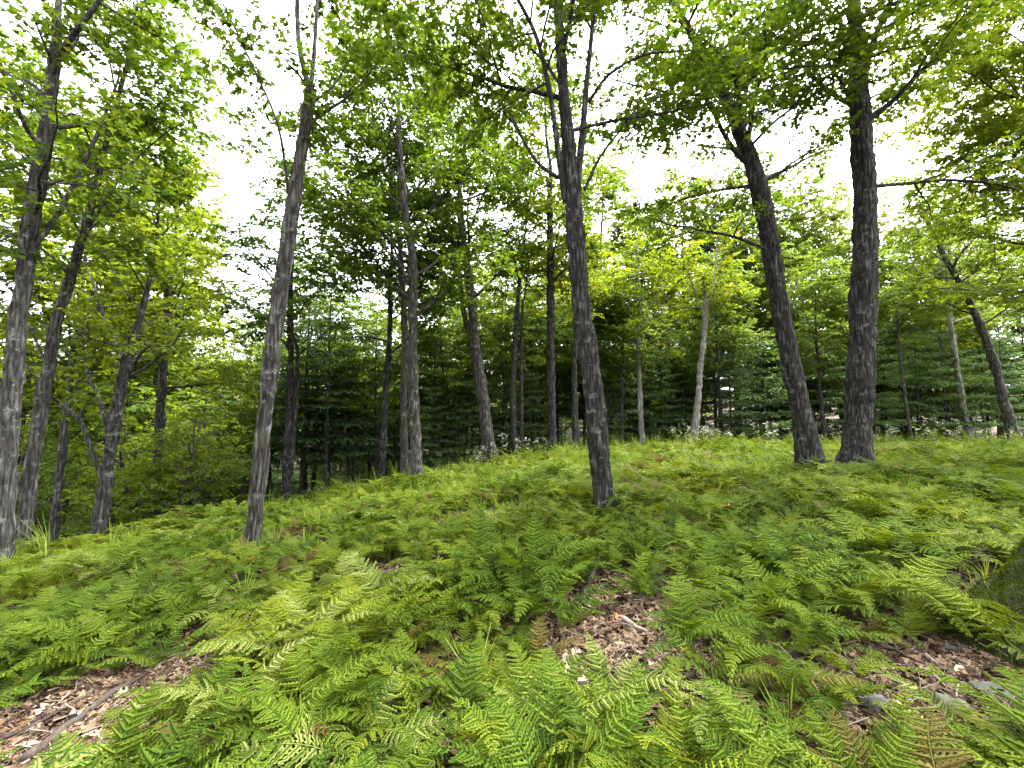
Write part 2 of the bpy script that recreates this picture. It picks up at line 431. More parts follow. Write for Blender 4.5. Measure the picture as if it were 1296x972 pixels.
def side_branches(rng, P, R, twig_acc, leaves, bstep, tstep, lpt, lsize, first=0.22, reach=0.45, flat=0.22, twig_geo=True, droop=0.05):
    """branches, twigs and leaf positions along a limb"""
    seg = np.linalg.norm(np.diff(P, axis=0), axis=1); s = np.concatenate([[0], np.cumsum(seg)]); L = s[-1]
    T = unit(np.gradient(P, axis=0))
    pos = first * L; sg = 1 if rng.random() < .5 else -1
    while pos < L:
        k = min(len(P) - 2, int(np.searchsorted(s, pos) - 1)); k = max(k, 0)
        f = (pos - s[k]) / max(seg[k], 1e-6)
        p = P[k] * (1 - f) + P[k + 1] * f; t = T[k]; r = R[k] * (1 - f) + R[k + 1] * f
        side = np.cross(t, UP)
        if np.linalg.norm(side) < .3: side = rng.normal(0, 1, 3)
        side = unit(side) * sg; sg = -sg
        d = unit(t * rng.uniform(.3, .8) + side * rng.uniform(.5, 1.0) + UP * rng.normal(0.02, .28))
        bl = min(2.0, (L - pos) * reach + .55) * rng.uniform(.65, 1.25)
        n = 5; B = [p]
        for i in range(n):
            d = unit(d + rng.normal(0, .13, 3) - UP * droop); B.append(B[-1] + d * bl / n)
        B = np.array(B); br = max(.006, min(r * .6, .03)); BR = br * (1 - np.linspace(0, 1, n + 1) * .8)
        tube(twig_acc, B, BR, 4)
        # twigs
        m = max(3, int(bl / tstep)); tt = (np.arange(m) + rng.random(m) * .8) / m * .92 + .08
        x = tt * n; xi = np.minimum(x.astype(int), n - 1); xf = (x - xi)[:, None]
        tp = B[xi] * (1 - xf) + B[xi + 1] * xf
        bt = unit(B[xi + 1] - B[xi])
        sd = unit(np.cross(bt, UP) + 1e-4) * np.where(np.arange(m) % 2, 1, -1)[:, None]
        td = unit(bt * rng.uniform(.35, 1.1, (m, 1)) + sd * rng.uniform(.4, 1, (m, 1)) + UP * rng.normal(-.02, flat, (m, 1)))
        tl = rng.uniform(.22, .5, m)
        if twig_geo:
            a = unit(np.cross(td, UP)); b = np.cross(td, a); w = .0035
            ring = [a * w, (-.5 * a + .87 * b) * w, (-.5 * a - .87 * b) * w]
            Vv = np.stack([tp + g for g in ring] + [tp + td * tl[:, None] + g * .4 for g in ring], 1)
            q = (np.arange(m) * 6)[:, None, None] + np.array([(0, 1, 4, 3), (1, 2, 5, 4), (2, 0, 3, 5)])[None]
            twig_acc.quads(Vv.reshape(-1, 3), q.reshape(-1, 4))
        for j in range(lpt):
            u = (j + rng.random(m)) / lpt
            q = tp + td * (tl * (.15 + .85 * u))[:, None]
            sgn = np.where((np.arange(m) + j) % 2, 1, -1)[:, None]
            ls = unit(np.cross(td, UP)) * sgn
            ld = unit(td * rng.uniform(.2, 1, (m, 1)) + ls * rng.uniform(.3, 1, (m, 1)) + rng.normal(0, .25, (m, 3)) - UP * .22)
            ln = unit(UP + rng.normal(0, .42, (m, 3)))
            leaves.append((q + ld * .02 + rng.normal(0, .02, (m, 3)), ld, ln, lsize * rng.uniform(.5, 1.25, m)))
        pos += bstep * rng.uniform(.6, 1.4)

def leaf_mesh(name, leaves, mat, tpl):
    a = Acc()
    if leaves:
        P = np.concatenate([x[0] for x in leaves]); D = np.concatenate([x[1] for x in leaves])
        N = np.concatenate([x[2] for x in leaves]); S = np.concatenate([x[3] for x in leaves])
        place_leaves(a, P, D, N, S, *( (TRI_LOBE, TRI_LOBE_T) if tpl == 'lobed' else (OVAL, OVAL_Q) if tpl == 'oval' else (KITE, KITE_Q)))
    return a.mesh(name, mat)

def trunk_from_pixels(pts, Y, lean=0.0):
    """pts: (px, py, width px) from the base up; the trunk stands at distance Y and leans by `lean` metres of depth per metre up"""
    b = pix(pts[0][0], pts[0][1], Y)
    P, R = [], []
    for px, py, w in pts:
        y = Y
        for _ in range(3):
            p = pix(px, py, y); y = Y + lean * (p[2] - b[2])
        p = pix(px, py, y)
        P.append(p); R.append(w / F * y / 2 * y / math.hypot(p[0], y))
    P, R = np.array(P), np.array(R)
    gz = float(ground(P[0][0], P[0][1]))
    # slide the foot onto the ground
    d = unit(P[1] - P[0])
    foot = P[0] + d * ((gz - P[0][2]) / d[2])
    if foot[2] < P[1][2] - .1:
        P[0] = foot
    return P, R, gz

def broadleaf(name, label, Y, pts, H=15.0, bark='bark_dark', leaf='leaf_maple', limbs=(), auto=12, auto_from=4.0, lmax=3.2,
              lean=0.0, seed=1, sides=26, bstep=.25, tstep=.125, lpt=10, lsize=.12, tpl='kite', flare=.34, group=None, stems=(), twig_geo=True,
              wscale=1.0, wander=.06, el=(.2, .9), flat=.22, az_bias=None, first=.22, cat='tree'):
    rng = np.random.default_rng(seed)
    P, R, gz = trunk_from_pixels([(a_, b_, c_ * wscale) for a_, b_, c_ in pts], Y, lean)
    base = P[0].copy(); base[2] = gz
    # continue above the last traced point
    d = unit(P[-1] - P[-2]); top = P[-1].copy(); r = R[-1]
    remain = H - (top[2] - gz)
    if remain > .3:
        n = max(2, int(remain / 1.2)); Pe, Re = [], []
        d = unit(d * .6 + UP * .4)
        for k in range(n):
            d = unit(d + rng.normal(0, wander, 3) + UP * .08)
            top = top + d * remain / n; Pe.append(top); Re.append(max(.012, r * (1 - (k + 1) / n * .93)))
        P = np.vstack([P, Pe]); R = np.concatenate([R, Re])
    P = np.vstack([P[0] - (P[1] - P[0]) / np.linalg.norm(P[1] - P[0]) * .35, P]); R = np.concatenate([[R[0]], R])
    P2, R2 = resample(P, R, .09)
    th = np.linspace(0, 2 * math.pi, sides, endpoint=False)
    h = P2[:, 2] - gz
    lob = 1 + .45 * np.cos(4 * th + rng.random() * 6)[None, :] + .35 * np.cos(3 * th + rng.random() * 6)[None, :]
    fl = (R2[:, None] * flare) * np.exp(-np.maximum(h, -.1) / (.22 + R2[:, None].max() * .3)[..., None] if False else -np.maximum(h, -.1)[:, None] / .28) * lob
    root = link(name, None, loc=base)
    tag(root, label, cat, group)
    acc = Acc()
    tube(acc, P2 - base, R2, sides, bark_disp(rng, P2, R2, sides, .045) + fl)
    bm = M[bark]
    link('trunk', acc.mesh('trunk', bm, True), root)
    leaves = []
    zt = P2[:, 2]
    def at_height(z):
        i = int(np.clip(np.searchsorted(zt, z), 1, len(zt) - 1)); return P2[i], R2[i]
    def emit(LP, LR, f=first, nm='limb'):
        LP2, LR2 = resample(LP, LR, .16)
        a = Acc()
        tube(a, LP2 - base, LR2, 8 if LR2[0] > .03 else 6, bark_disp(rng, LP2, LR2, 8 if LR2[0] > .03 else 6, .015))
        lv = []
        side_branches(rng, LP2 - base, LR2, a, lv, bstep, tstep, lpt, lsize, f, twig_geo=twig_geo, flat=flat)
        leaves.extend(lv)
        link(nm, a.mesh(nm, bm, True), root)
    for st in stems:      # further stems traced in the picture: [(px,py,w,dY)...], leaf start fraction
        LP = np.array([pix(a_, b_, Y + lean * (pix(a_, b_, Y)[2] - gz) + c_) for a_, b_, w_, c_ in st[0]])
        LR = np.array([w_ / F * Y / 2 * Y / math.hypot(base[0], Y) * min(1, wscale) for a_, b_, w_, c_ in st[0]])
        if len(st) > 2:
            q, rr = grow_limb(rng, LP[-1], 0, 0, st[2], LR[-1])
            dd = unit(LP[-1] - LP[-2]); el_ = math.asin(dd[2]); az_ = math.atan2(dd[1], dd[0])
            q, rr = grow_limb(rng, LP[-1], az_, el_, st[2], LR[-1], n=6)
            LP = np.vstack([LP, q[1:]]); LR = np.concatenate([LR, rr[1:]])
        emit(LP, LR, st[1])
    top_z = zt[-1]
    auto = int(auto * 1.4)
    for k in range(auto):
        t = (k + .5 * rng.random()) / auto
        z = gz + auto_from + (top_z - gz - auto_from) * t * .97
        p, r = at_height(z)
        az = k * 2.4 + rng.normal(0, .4) if az_bias is None else az_bias + rng.normal(0, 1.0)
        prof = (.55 + .75 * math.sin(math.pi * min(1, t * .9 + .15))) * (1 - .45 * t)
        ln = lmax * prof * rng.uniform(.75, 1.2)
        LP, LR = grow_limb(rng, p, az, rng.uniform(*el) + .25 * t, ln, max(.018, r * rng.uniform(.3, .5)))
        emit(LP, LR)
    # leafy leader
    i0 = int(len(P2) * .86); lv = []; a = Acc()
    side_branches(rng, P2[i0:] - base, R2[i0:], a, lv, bstep * .8, tstep, lpt, lsize, .05, twig_geo=twig_geo)
    leaves.extend(lv)
    if a.n: link('twigs', a.mesh('twigs', bm, True), root)
    c = link('crown', leaf_mesh('crown', leaves, M[leaf], tpl), root)
    return root

NLEAF = 0
HERO = [
 dict(name='forked_tree', label='thick dark mottled trunk forking high up, beside the slim grey leaning tree', Y=6.6, bark='bark_mottled',
      pts=[(-8, 735, 46), (2, 650, 42), (12, 530, 38), (24, 400, 33), (43, 260, 29), (60, 160, 26), (70, 70, 22)],
      stems=[([(70, 72, 18, 0), (72, 30, 15, .2), (78, -40, 12, .4)], .3, 3.0), ([(70, 75, 15, 0), (100, 35, 12, -.2), (140, -20, 9, -.3)], .3, 2.5),
             ([(36, 318, 12, 0), (62, 288, 12, .1), (95, 230, 10, .2), (125, 165, 8, .3), (150, 100, 5, .5)], .35, 1.2)],
      wscale=.8, H=9.0, auto=5, auto_from=5.4, lmax=2.6, seed=11, bstep=.32, leaf='leaf_maple', tpl='lobed'),
 dict(name='slim_tree', label='slim grey tree with pale lichen leaning at the low edge of the ferns', Y=7.6, bark='bark_mottled',
      pts=[(26, 708, 32), (34, 630, 28), (52, 515, 25), (72, 410, 23), (94, 335, 20), (118, 250, 15), (136, 175, 12), (156, 100, 9)],
      stems=[([(58, 460, 8, 0), (40, 420, 6, .3), (22, 400, 4, .6)], .5), ([(105, 300, 8, 0), (160, 215, 6, .1), (205, 172, 4, .2)], .3, .8),
             ([(88, 350, 7, 0), (60, 320, 5, -.3), (20, 300, 4, -.4)], .3, .6)],
      wscale=.72, H=11.5, auto=9, auto_from=4.6, lmax=2.4, seed=12, leaf='leaf_maple'),
 dict(name='crooked_tree', label='crooked many-limbed tree with mottled bark at the low edge of the ferns', Y=9.2, bark='bark_mottled',
      pts=[(124, 680, 22), (133, 610, 18), (146, 530, 15), (158, 465, 13), (173, 415, 10), (186, 370, 7), (196, 320, 5)],
      stems=[([(131, 612, 8, 0), (112, 560, 7, -.2), (100, 530, 6, -.3), (76, 512, 5, -.4)], .5, 1.0),
             ([(140, 560, 8, 0), (128, 510, 7, .2), (110, 470, 5, .3), (104, 420, 4, .4)], .4, 1.0),
             ([(155, 480, 6, 0), (185, 465, 5, 0), (215, 440, 4, .1)], .4, .8),
             ([(160, 460, 6, 0), (140, 420, 5, .3), (118, 360, 4, .6)], .4, 1.0)],
      H=8.5, auto=9, auto_from=3.6, lmax=2.3, seed=13, leaf='leaf_yellow', lsize=.11),
 dict(name='maple_tree', label='grey-barked tree standing alone among low ferns, broken off at a pale fork', Y=6.4, bark='bark_grey',
      pts=[(316, 700, 27), (324, 645, 25), (334, 545, 27), (343, 460, 27), (355, 370, 25), (370, 270, 24), (382, 190, 22), (393, 112, 20)],
      stems=[([(392, 115, 15, 0), (384, 85, 12, 0), (377, 40, 10, .1), (378, -20, 9, .1)], .35, 3.2),
             ([(393, 118, 12, 0), (398, 60, 9, .1), (402, 0, 7, .2)], .4, 2.5),
             ([(365, 245, 7, 0), (352, 160, 5, -.3), (318, 80, 4, -.5), (290, 20, 3, -.6)], .35, 1.2),
             ([(396, 130, 5, 0), (425, 105, 4, .2), (450, 60, 3, .3)], .3, 1.0)],
      wscale=.7, H=6.9, auto=1, auto_from=5.6, lmax=2.6, seed=14, leaf='leaf_maple', tpl='lobed', sides=42),
 dict(name='maple_tree', label='tall straight-ridged dark trunk standing alone in the middle of the ferns', Y=6.8, bark='bark_dark',
      pts=[(766, 655, 33), (760, 590, 30), (752, 505, 29), (743, 440, 28), (735, 380, 26), (729, 300, 25), (722, 205, 22), (714, 125, 18), (706, 0, 14), (702, -120, 11)],
      stems=[([(730, 235, 13, 0), (737, 170, 11, .1), (744, 90, 9, .2), (754, 0, 8, .3), (768, -90, 6, .4)], .45, 1.5),
             ([(716, 255, 11, 0), (708, 205, 10, -.1), (698, 130, 8, -.2), (680, 50, 7, -.4), (650, -10, 5, -.6)], .4, 1.5),
             ([(706, 225, 7, 0), (680, 205, 6, .3), (655, 165, 5, .6), (630, 125, 4, .8), (600, 118, 3, 1.0)], .3, .9),
             ([(740, 240, 6, .1), (762, 195, 5, .3), (800, 150, 4, .6), (850, 110, 3, .9)], .25, 1.2),
             ([(745, 130, 6, .2), (770, 95, 5, .0), (815, 70, 4, -.2), (865, 65, 3, -.4)], .3, 1.2),
             ([(716, 120, 6, 0), (690, 80, 5, .3), (655, 45, 4, .6), (610, 0, 3, .9)], .3, 1.0)],
      wscale=.8, H=14, auto=9, auto_from=6.2, lmax=3.2, seed=15, leaf='leaf_maple', tpl='lobed', sides=42),
 dict(name='oak_tree', label='dark leaning trunk sharing its foot with a straight dark trunk', Y=9.0, bark='bark_dark',
      pts=[(1028, 596, 44), (1017, 535, 31), (1001, 460, 28), (986, 380, 27), (970, 280, 26), (956, 225, 25), (936, 165, 22), (910, 110, 16), (882, 55, 12), (850, 0, 9)],
      stems=[([(975, 318, 6, 0), (930, 300, 5, -.2), (880, 290, 4, -.3), (850, 285, 3, -.4)], .3, .8),
             ([(954, 235, 6, 0), (915, 240, 5, .2), (870, 250, 4, .3)], .25, 1.0),
             ([(930, 155, 8, 0), (950, 100, 6, .3), (975, 40, 5, .5)], .3, 2.0),
             ([(945, 190, 6, 0), (985, 150, 5, -.4), (1030, 120, 4, -.6)], .2, 1.2),
             ([(915, 118, 6, 0), (860, 120, 5, -.3), (820, 110, 4, -.5)], .2, 1.4)],
      wscale=.88, flare=.45, H=12.5, auto=12, auto_from=6.2, lmax=2.9, seed=16, leaf='leaf_maple', tpl='lobed', sides=42),
 dict(name='oak_tree', label='stout straight dark trunk with knots, sharing its foot with a leaning trunk', Y=9.0, bark='bark_dark',
      pts=[(1082, 594, 40), (1086, 545, 37), (1091, 445, 35), (1094, 335, 33), (1093, 235, 31), (1089, 155, 28), (1084, 60, 23), (1080, 0, 19), (1078, -80, 15)],
      stems=[([(1105, 236, 7, 0), (1150, 232, 6, .1), (1200, 228, 5, .2), (1255, 232, 4, .2)], .25, 1.2),
             ([(1095, 20, 9, 0), (1130, 5, 8, 0), (1180, -8, 7, .2), (1230, -5, 5, .3)], .3, 1.2),
             ([(1080, 45, 6, 0), (1055, 20, 5, 0), (1030, -15, 4, 0)], .3, 1.2),
             ([(1078, 130, 5, 0), (1065, 105, 4, -.5), (1050, 80, 3, -.8)], .15, .6),
             ([(1098, 75, 5, 0), (1120, 65, 4, -.4), (1150, 60, 3, -.6)], .2, .8),
             ([(1084, 135, 5, 0), (1110, 120, 4, .5), (1140, 115, 3, .7)], .2, .8)],
      wscale=1.02, flare=.45, H=15, auto=11, auto_from=7.4, lmax=3.2, seed=17, leaf='leaf_maple', tpl='lobed', sides=48),
]
for h in HERO:
    broadleaf(**h)

# the mossy trunk at the rim of the view
def mossy_trunk():
    rng = np.random.default_rng(77)
    foot = np.array([4.14, 3.0]); gz = float(ground(*foot)); base = np.array([foot[0], foot[1], gz])
    root = link('mossy_tree', None, loc=base)
    tag(root, 'mossy thick trunk with flared root beside the grey stones', 'tree')
    sides = 72
    zs = np.concatenate([np.linspace(-.3, 1.2, 50), np.linspace(1.3, 9, 30)])
    P = np.stack([.03 * np.sin(zs * .7) + .10 * np.maximum(zs, 0), .02 * zs, zs], 1); R = .36 - .022 * np.maximum(zs, 0)
    th = np.linspace(0, 2 * math.pi, sides, endpoint=False)
    h = np.maximum(zs + .12, 0)[:, None]
    def lobe(a, w, amp, k):
        d = np.angle(np.exp(1j * (th - a)))[None]
        return amp * np.exp(-(d / w) ** 2) * np.exp(-h / k)
    fl = lobe(math.pi + .1, .7, .72, .44) + lobe(math.pi - 1.5, .5, .3, .3) + lobe(math.pi + 1.7, .5, .12, .3) + lobe(.3, .5, .35, .3) + .15 * np.exp(-h / .4)
    ridge = .018 * np.sin(11 * th + 2 * np.sin(3 * th))[None] * np.ones_like(h) + .010 * np.sin(23 * th + 1)[None]
    disp = fl + ridge + bark_disp(rng, P, R, sides, .05, .12)
    a = Acc(); tube(a, P, R, sides, disp)
    me = a.mesh('trunk', M['bark_moss'], True)
    link('trunk', me, root)
    # cushion moss: short blades standing on the bark of the flare
    nv = len(me.vertices); co = np.zeros(nv * 3, np.float32); no = np.zeros(nv * 3, np.float32)
    me.vertices.foreach_get("co", co); me.vertices.foreach_get("normal", no); co = co.reshape(-1, 3); no = no.reshape(-1, 3)
    ok = np.where((co[:, 2] > -.12) & (co[:, 2] < 1.3))[0]
    e1 = co[np.minimum(ok + sides, nv - 1)] - co[ok]; e2 = co[(ok // sides) * sides + (ok % sides + 1) % sides] - co[ok]
    wgt = np.linalg.norm(np.cross(e1, e2), axis=1)
    pick = rng.choice(ok, 60000, p=wgt / wgt.sum())
    row = pick // sides
    nxt = np.minimum(pick + sides, nv - 1); sid = row * sides + (pick % sides + 1) % sides
    u, v = rng.random((len(pick), 1)), rng.random((len(pick), 1))
    pp = co[pick] + (co[nxt] - co[pick]) * u + (co[sid] - co[pick]) * v
    patch = np.sin(pp[:, 0] * 9 + 2 * np.sin(pp[:, 2] * 7)) + np.sin(pp[:, 1] * 8 + pp[:, 2] * 6) + rng.normal(0, .6, len(pp))
    keep = patch > -.6
    pp, nn = pp[keep], no[pick][keep]
    mo = Acc()
    place_leaves(mo, pp, nn + rng.normal(0, .6, pp.shape), rng.normal(0, 1, pp.shape), rng.uniform(.010, .030, len(pp)), KITE * np.array([1, .5, 1]), KITE_Q)
    m_ = link('moss', mo.mesh('moss', M['moss']), root); m_["kind"] = 'stuff'
    leaves = []
    for k in range(7):
        i = 68 + k
        LP, LR = grow_limb(rng, P[i], k * .55 - 1.2, rng.uniform(.5, .9), 3.0, .06)
        b = Acc(); tube(b, LP, LR, 7)
        side_branches(rng, LP, LR, b, leaves, .35, .16, 9, .12)
        link('limb', b.mesh('limb', M['bark_moss'], True), root)
    link('crown', leaf_mesh('crown', leaves, M['leaf_maple'], 'lobed'), root)
mossy_trunk()

# ------------------------------------------------------------------ trees along the crest, traced one by one
MID = [
 dict(name='pale_tree', label='stout pale-grey trunk with dark slim companion at the brow of the ferns', Y=12.2, bark='bark_grey',
      pts=[(528, 606, 26), (525, 560, 20), (523, 480, 18), (522, 400, 17), (522, 330, 15), (512, 260, 12), (505, 180, 9)], wscale=.72, H=15, auto=16, auto_from=4.6, lmax=3.4, seed=21, leaf='leaf_maple', lean=.02),
 dict(name='slim_tree', label='slim dark stem close behind the stout pale-grey trunk', Y=13.6, bark='bark_far',
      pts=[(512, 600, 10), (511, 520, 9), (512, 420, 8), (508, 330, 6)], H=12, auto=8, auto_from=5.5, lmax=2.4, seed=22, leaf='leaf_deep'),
 dict(name='forked_tree', label='forked grey trunk rising behind the whitish weeds', Y=15.2, bark='bark_grey',
      pts=[(622, 580, 17), (614, 530, 15), (606, 470, 14), (600, 430, 13), (598, 385, 12), (590, 330, 10), (582, 260, 8)],
      stems=[([(601, 440, 8, 0), (588, 400, 7, .1), (582, 350, 6, .3)], .6, 2.5)], H=15.5, auto=15, auto_from=6.0, lmax=3.4, seed=23, leaf='leaf_maple'),
 dict(name='slim_tree', label='slim dark stem with a thinner twin beside the forked grey trunk', Y=17, bark='bark_far',
      pts=[(652, 575, 7), (649, 500, 7), (652, 430, 6), (657, 360, 5)], stems=[([(661, 570, 4, 0), (660, 480, 4, 0), (661, 390, 3, 0)], .8, 2.0)], H=12, auto=9, auto_from=6.5, lmax=2.4, seed=24, leaf='leaf_yellow'),
 dict(name='straight_tree', label='dark straight pole-like trunk on the brow behind the lone ridged trunk', Y=16.5, bark='bark_dark',
      pts=[(699, 580, 13), (698, 520, 11), (697, 440, 10), (697, 350, 9), (696, 260, 7)], H=16, auto=13, auto_from=6.5, lmax=3.0, seed=25, leaf='leaf_maple'),
 dict(name='slim_tree', label='short pale-footed stem just behind the lone ridged trunk', Y=18, bark='bark_grey',
      pts=[(731, 574, 10), (728, 530, 8), (727, 470, 7), (729, 400, 5)], H=10, auto=8, auto_from=5.5, lmax=2.4, seed=26, leaf='leaf_yellow'),
 dict(name='birch_tree', label='slender whitish birch stem standing before dark hemlocks', Y=19.5, bark='bark_pale',
      pts=[(813, 572, 8), (811, 530, 7), (809, 480, 6), (808, 420, 5)], H=10, auto=9, auto_from=4.2, lmax=2.6, seed=27, leaf='leaf_yellow'),
 dict(name='birch_tree', label='whitish half-bare trunk with thin forked top before dark hemlocks', Y=18.5, bark='bark_pale',
      pts=[(877, 572, 14), (882, 520, 11), (887, 460, 10), (893, 400, 8)],
      stems=[([(893, 402, 4, 0), (880, 370, 3, .1), (868, 335, 2, .2)], .5, 1.2), ([(893, 402, 4, 0), (903, 360, 3, .1), (907, 310, 2, .2)], .5, 1.2)],
      wscale=.78, H=7.4, auto=4, auto_from=5.6, lmax=1.4, seed=28, leaf='leaf_yellow'),
 dict(name='birch_tree', label='pale mottled leaning stem beyond the bright grass', Y=21, bark='bark_pale',
      pts=[(1229, 568, 12), (1220, 520, 10), (1210, 460, 9), (1202, 400, 8), (1192, 340, 6)], H=12, auto=10, auto_from=6.0, lmax=3.0, seed=29, leaf='leaf_far'),
 dict(name='leaning_tree', label='grey trunk leaning hard over the far bright grass', Y=18, bark='bark_grey',
      pts=[(1287, 568, 20), (1272, 510, 15), (1255, 450, 13), (1238, 405, 12), (1218, 365, 10), (1192, 318, 7), (1170, 270, 5)], H=10.5, auto=11, auto_from=5.0, lmax=3.0, seed=30, leaf='leaf_far'),
 dict(name='sapling_tree', label='thin bare leaning sapling between the twin dark trunks and pale birch', Y=19, bark='bark_grey',
      pts=[(1156, 570, 5), (1148, 520, 4), (1140, 460, 4), (1136, 400, 3)], H=7, auto=5, auto_from=4.6, lmax=1.6, seed=31, leaf='leaf_far'),
 dict(name='dark_tree', label='dark leaf-clad trunk down the slope past the crooked tree', Y=13.5, bark='bark_dark',
      pts=[(190, 665, 14), (198, 590, 12), (203, 520, 11), (209, 440, 9), (213, 360, 7)], H=13, auto=12, auto_from=5.2, lmax=2.8, seed=32, leaf='leaf_yellow'),
 dict(name='pale_tree', label='thin pale stem down the slope between mottled trunks', Y=12.0, bark='bark_mottled',
      pts=[(66, 690, 15), (72, 640, 12), (80, 560, 11), (88, 480, 9), (100, 400, 7)], H=12, auto=10, auto_from=5.0, lmax=2.6, seed=33, leaf='leaf_yellow'),
 dict(name='dark_tree', label='dark double trunk in shade behind the lone grey-barked tree', Y=15, bark='bark_dark',
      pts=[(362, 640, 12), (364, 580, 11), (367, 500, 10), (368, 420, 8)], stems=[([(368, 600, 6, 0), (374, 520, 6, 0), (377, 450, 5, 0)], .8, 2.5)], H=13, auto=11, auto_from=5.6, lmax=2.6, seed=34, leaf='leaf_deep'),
 dict(name='dark_tree', label='slender dark leaning trunk in the shade beside the stout pale-grey trunk', Y=16, bark='bark_dark',
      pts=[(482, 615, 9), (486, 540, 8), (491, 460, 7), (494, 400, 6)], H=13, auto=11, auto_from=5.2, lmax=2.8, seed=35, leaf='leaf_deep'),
 dict(name='shade_tree', label='bright broad maple crown arching beside the stout straight dark trunk', Y=11.0, bark='bark_grey',
      pts=[(1400, 590, 26), (1395, 500, 24), (1385, 380, 20), (1370, 260, 17), (1350, 140, 14)], H=14, auto=27, auto_from=4.0, lmax=4.6, seed=36, leaf='leaf_yellow', tpl='lobed'),
]
for h in MID:
    d = dict(twig_geo=h['Y'] < 13, sides=14, bstep=.25, tstep=.125, lpt=11, lsize=.145, tpl='kite')
    d.update(h)
    broadleaf(**d)

# ------------------------------------------------------------------ shared far trees
def proto_broadleaf(seed, H, lmax, bare, n_limb, leaf, lsize=.15, dens=1.0):
    rng = np.random.default_rng(seed)
    n = 12
    P = np.stack([np.cumsum(rng.normal(0, .09, n)), np.cumsum(rng.normal(0, .09, n)), np.linspace(-.4, H, n)], 1)
    R = .15 * (1 - np.linspace(0, 1, n) * .92)
    a = Acc(); P2, R2 = resample(P, R, .3); tube(a, P2, R2, 9, bark_disp(rng, P2, R2, 9, .02))
    lv = []
    for k in range(n_limb):
        t = (k + rng.random()) / n_limb
        i = int(np.clip(np.searchsorted(P2[:, 2], bare + (H - bare) * t * .97), 0, len(P2) - 1))
        ln = lmax * (.6 + .6 * math.sin(math.pi * min(1, t + .1))) * (1 - .4 * t) * rng.uniform(.7, 1.2)
        LP, LR = grow_limb(rng, P2[i], k * 2.4 + rng.normal(0, .3), rng.uniform(.1, .8), ln, max(.015, R2[i] * .4), n=6)
        tube(a, LP, LR, 5)
        side_branches(rng, LP, LR, a, lv, .28 / dens, .14 / dens, 11, lsize, .15, twig_geo=False, flat=.3)
    return a.mesh('trunk', M['bark_far'], True), leaf_mesh('crown', lv, M[leaf], 'kite')

def proto_conifer(seed, H, lmax, bare, leaf, step=.42, el=.18, droop=.35, size=.21, dead=True, per=6):
    rng = np.random.default_rng(seed)
    a = Acc()
    P = np.array([[0, 0, -.4], [.03, 0, H * .3], [0, .03, H * .65], [0, 0, H]]); R = np.array([.14, .11, .07, .01]) * H / 12
    P2, R2 = resample(P, R, .4); tube(a, P2, R2, 9, bark_disp(rng, P2, R2, 9, .015))
    Ps, Ds, Ns, Ss = [], [], [], []
    z = .7 if dead else bare
    k = 0
    while z < H - .1:
        live = z > bare
        nb = per if live else 4
        for b in range(nb):
            az = 2 * math.pi * b / nb + k * .7 + rng.normal(0, .2)
            t = (z - bare) / (H - bare) if live else 0
            if live and rng.random() < .12: continue
            L = lmax * (1 - max(0, t)) ** .65 * rng.uniform(.45, 1.25) + .2
            if not live: L *= rng.uniform(.3, .75)
            d = np.array([math.cos(az), math.sin(az), 0]); s = np.linspace(0, 1, 7)
            zz = z + L * (el * s * (1 + .8 * t) - droop * s * s) + rng.normal(0, .05)
            B = d[None] * (L * s)[:, None] * 1.0; B[:, 2] = zz
            tube(a, B, (.016 if live else .011) * (1 - s * .8) * (L + .5) / 2, 3)
            if not live:
                m = int(L * 5)
                for q in range(m):
                    u = rng.uniform(.3, 1); i = min(5, int(u * 6)); p = B[i] + (B[i + 1] - B[i]) * (u * 6 - i)
                    sd = np.array([-d[1], d[0], 0]) * (1 if q % 2 else -1)
                    e = p + (d * .4 + sd * .6 + UP * rng.normal(-.1, .2)) * rng.uniform(.15, .5)
                    tube(a, np.array([p, e]), [.005, .002], 3)
                continue
            side = np.array([-d[1], d[0], 0])
            m = max(3, int(L / .13))
            for q in range(m):
                u = (q + rng.random()) / m * .9 + .1
                i = min(5, int(u * 6)); p = B[i] + (B[i + 1] - B[i]) * (u * 6 - i)
                for sg in (-1, 1):
                    sl = (L * (1 - u) * .45 + .16) * rng.uniform(.6, 1.2)
                    e = max(2, int(sl / .09))
                    w = (np.arange(e) + rng.random(e)) / e
                    sd = unit(side * sg + d * rng.uniform(.4, .9))
                    pp = p + sd * (w * sl)[:, None] + rng.normal(0, .025, (e, 3)); pp[:, 2] -= w * sl * .18
                    Ps.append(pp)
                    Ds.append(unit(sd[None] + d * .5 + rng.normal(0, .45, (e, 3)) - UP * .12))
                    Ns.append(unit(UP[None] + rng.normal(0, .22, (e, 3)))); Ss.append(size * rng.uniform(.6, 1.25, e))
        z += step * rng.uniform(.75, 1.25) * (1 if live else 1.3); k += 1
    c = Acc()
    tpl = KITE * np.array([1, .42, 1])
    place_leaves(c, np.concatenate(Ps), np.concatenate(Ds), np.concatenate(Ns), np.concatenate(Ss), tpl, KITE_Q)
    return a.mesh('trunk', M['bark_far'], True), c.mesh('crown', M[leaf])

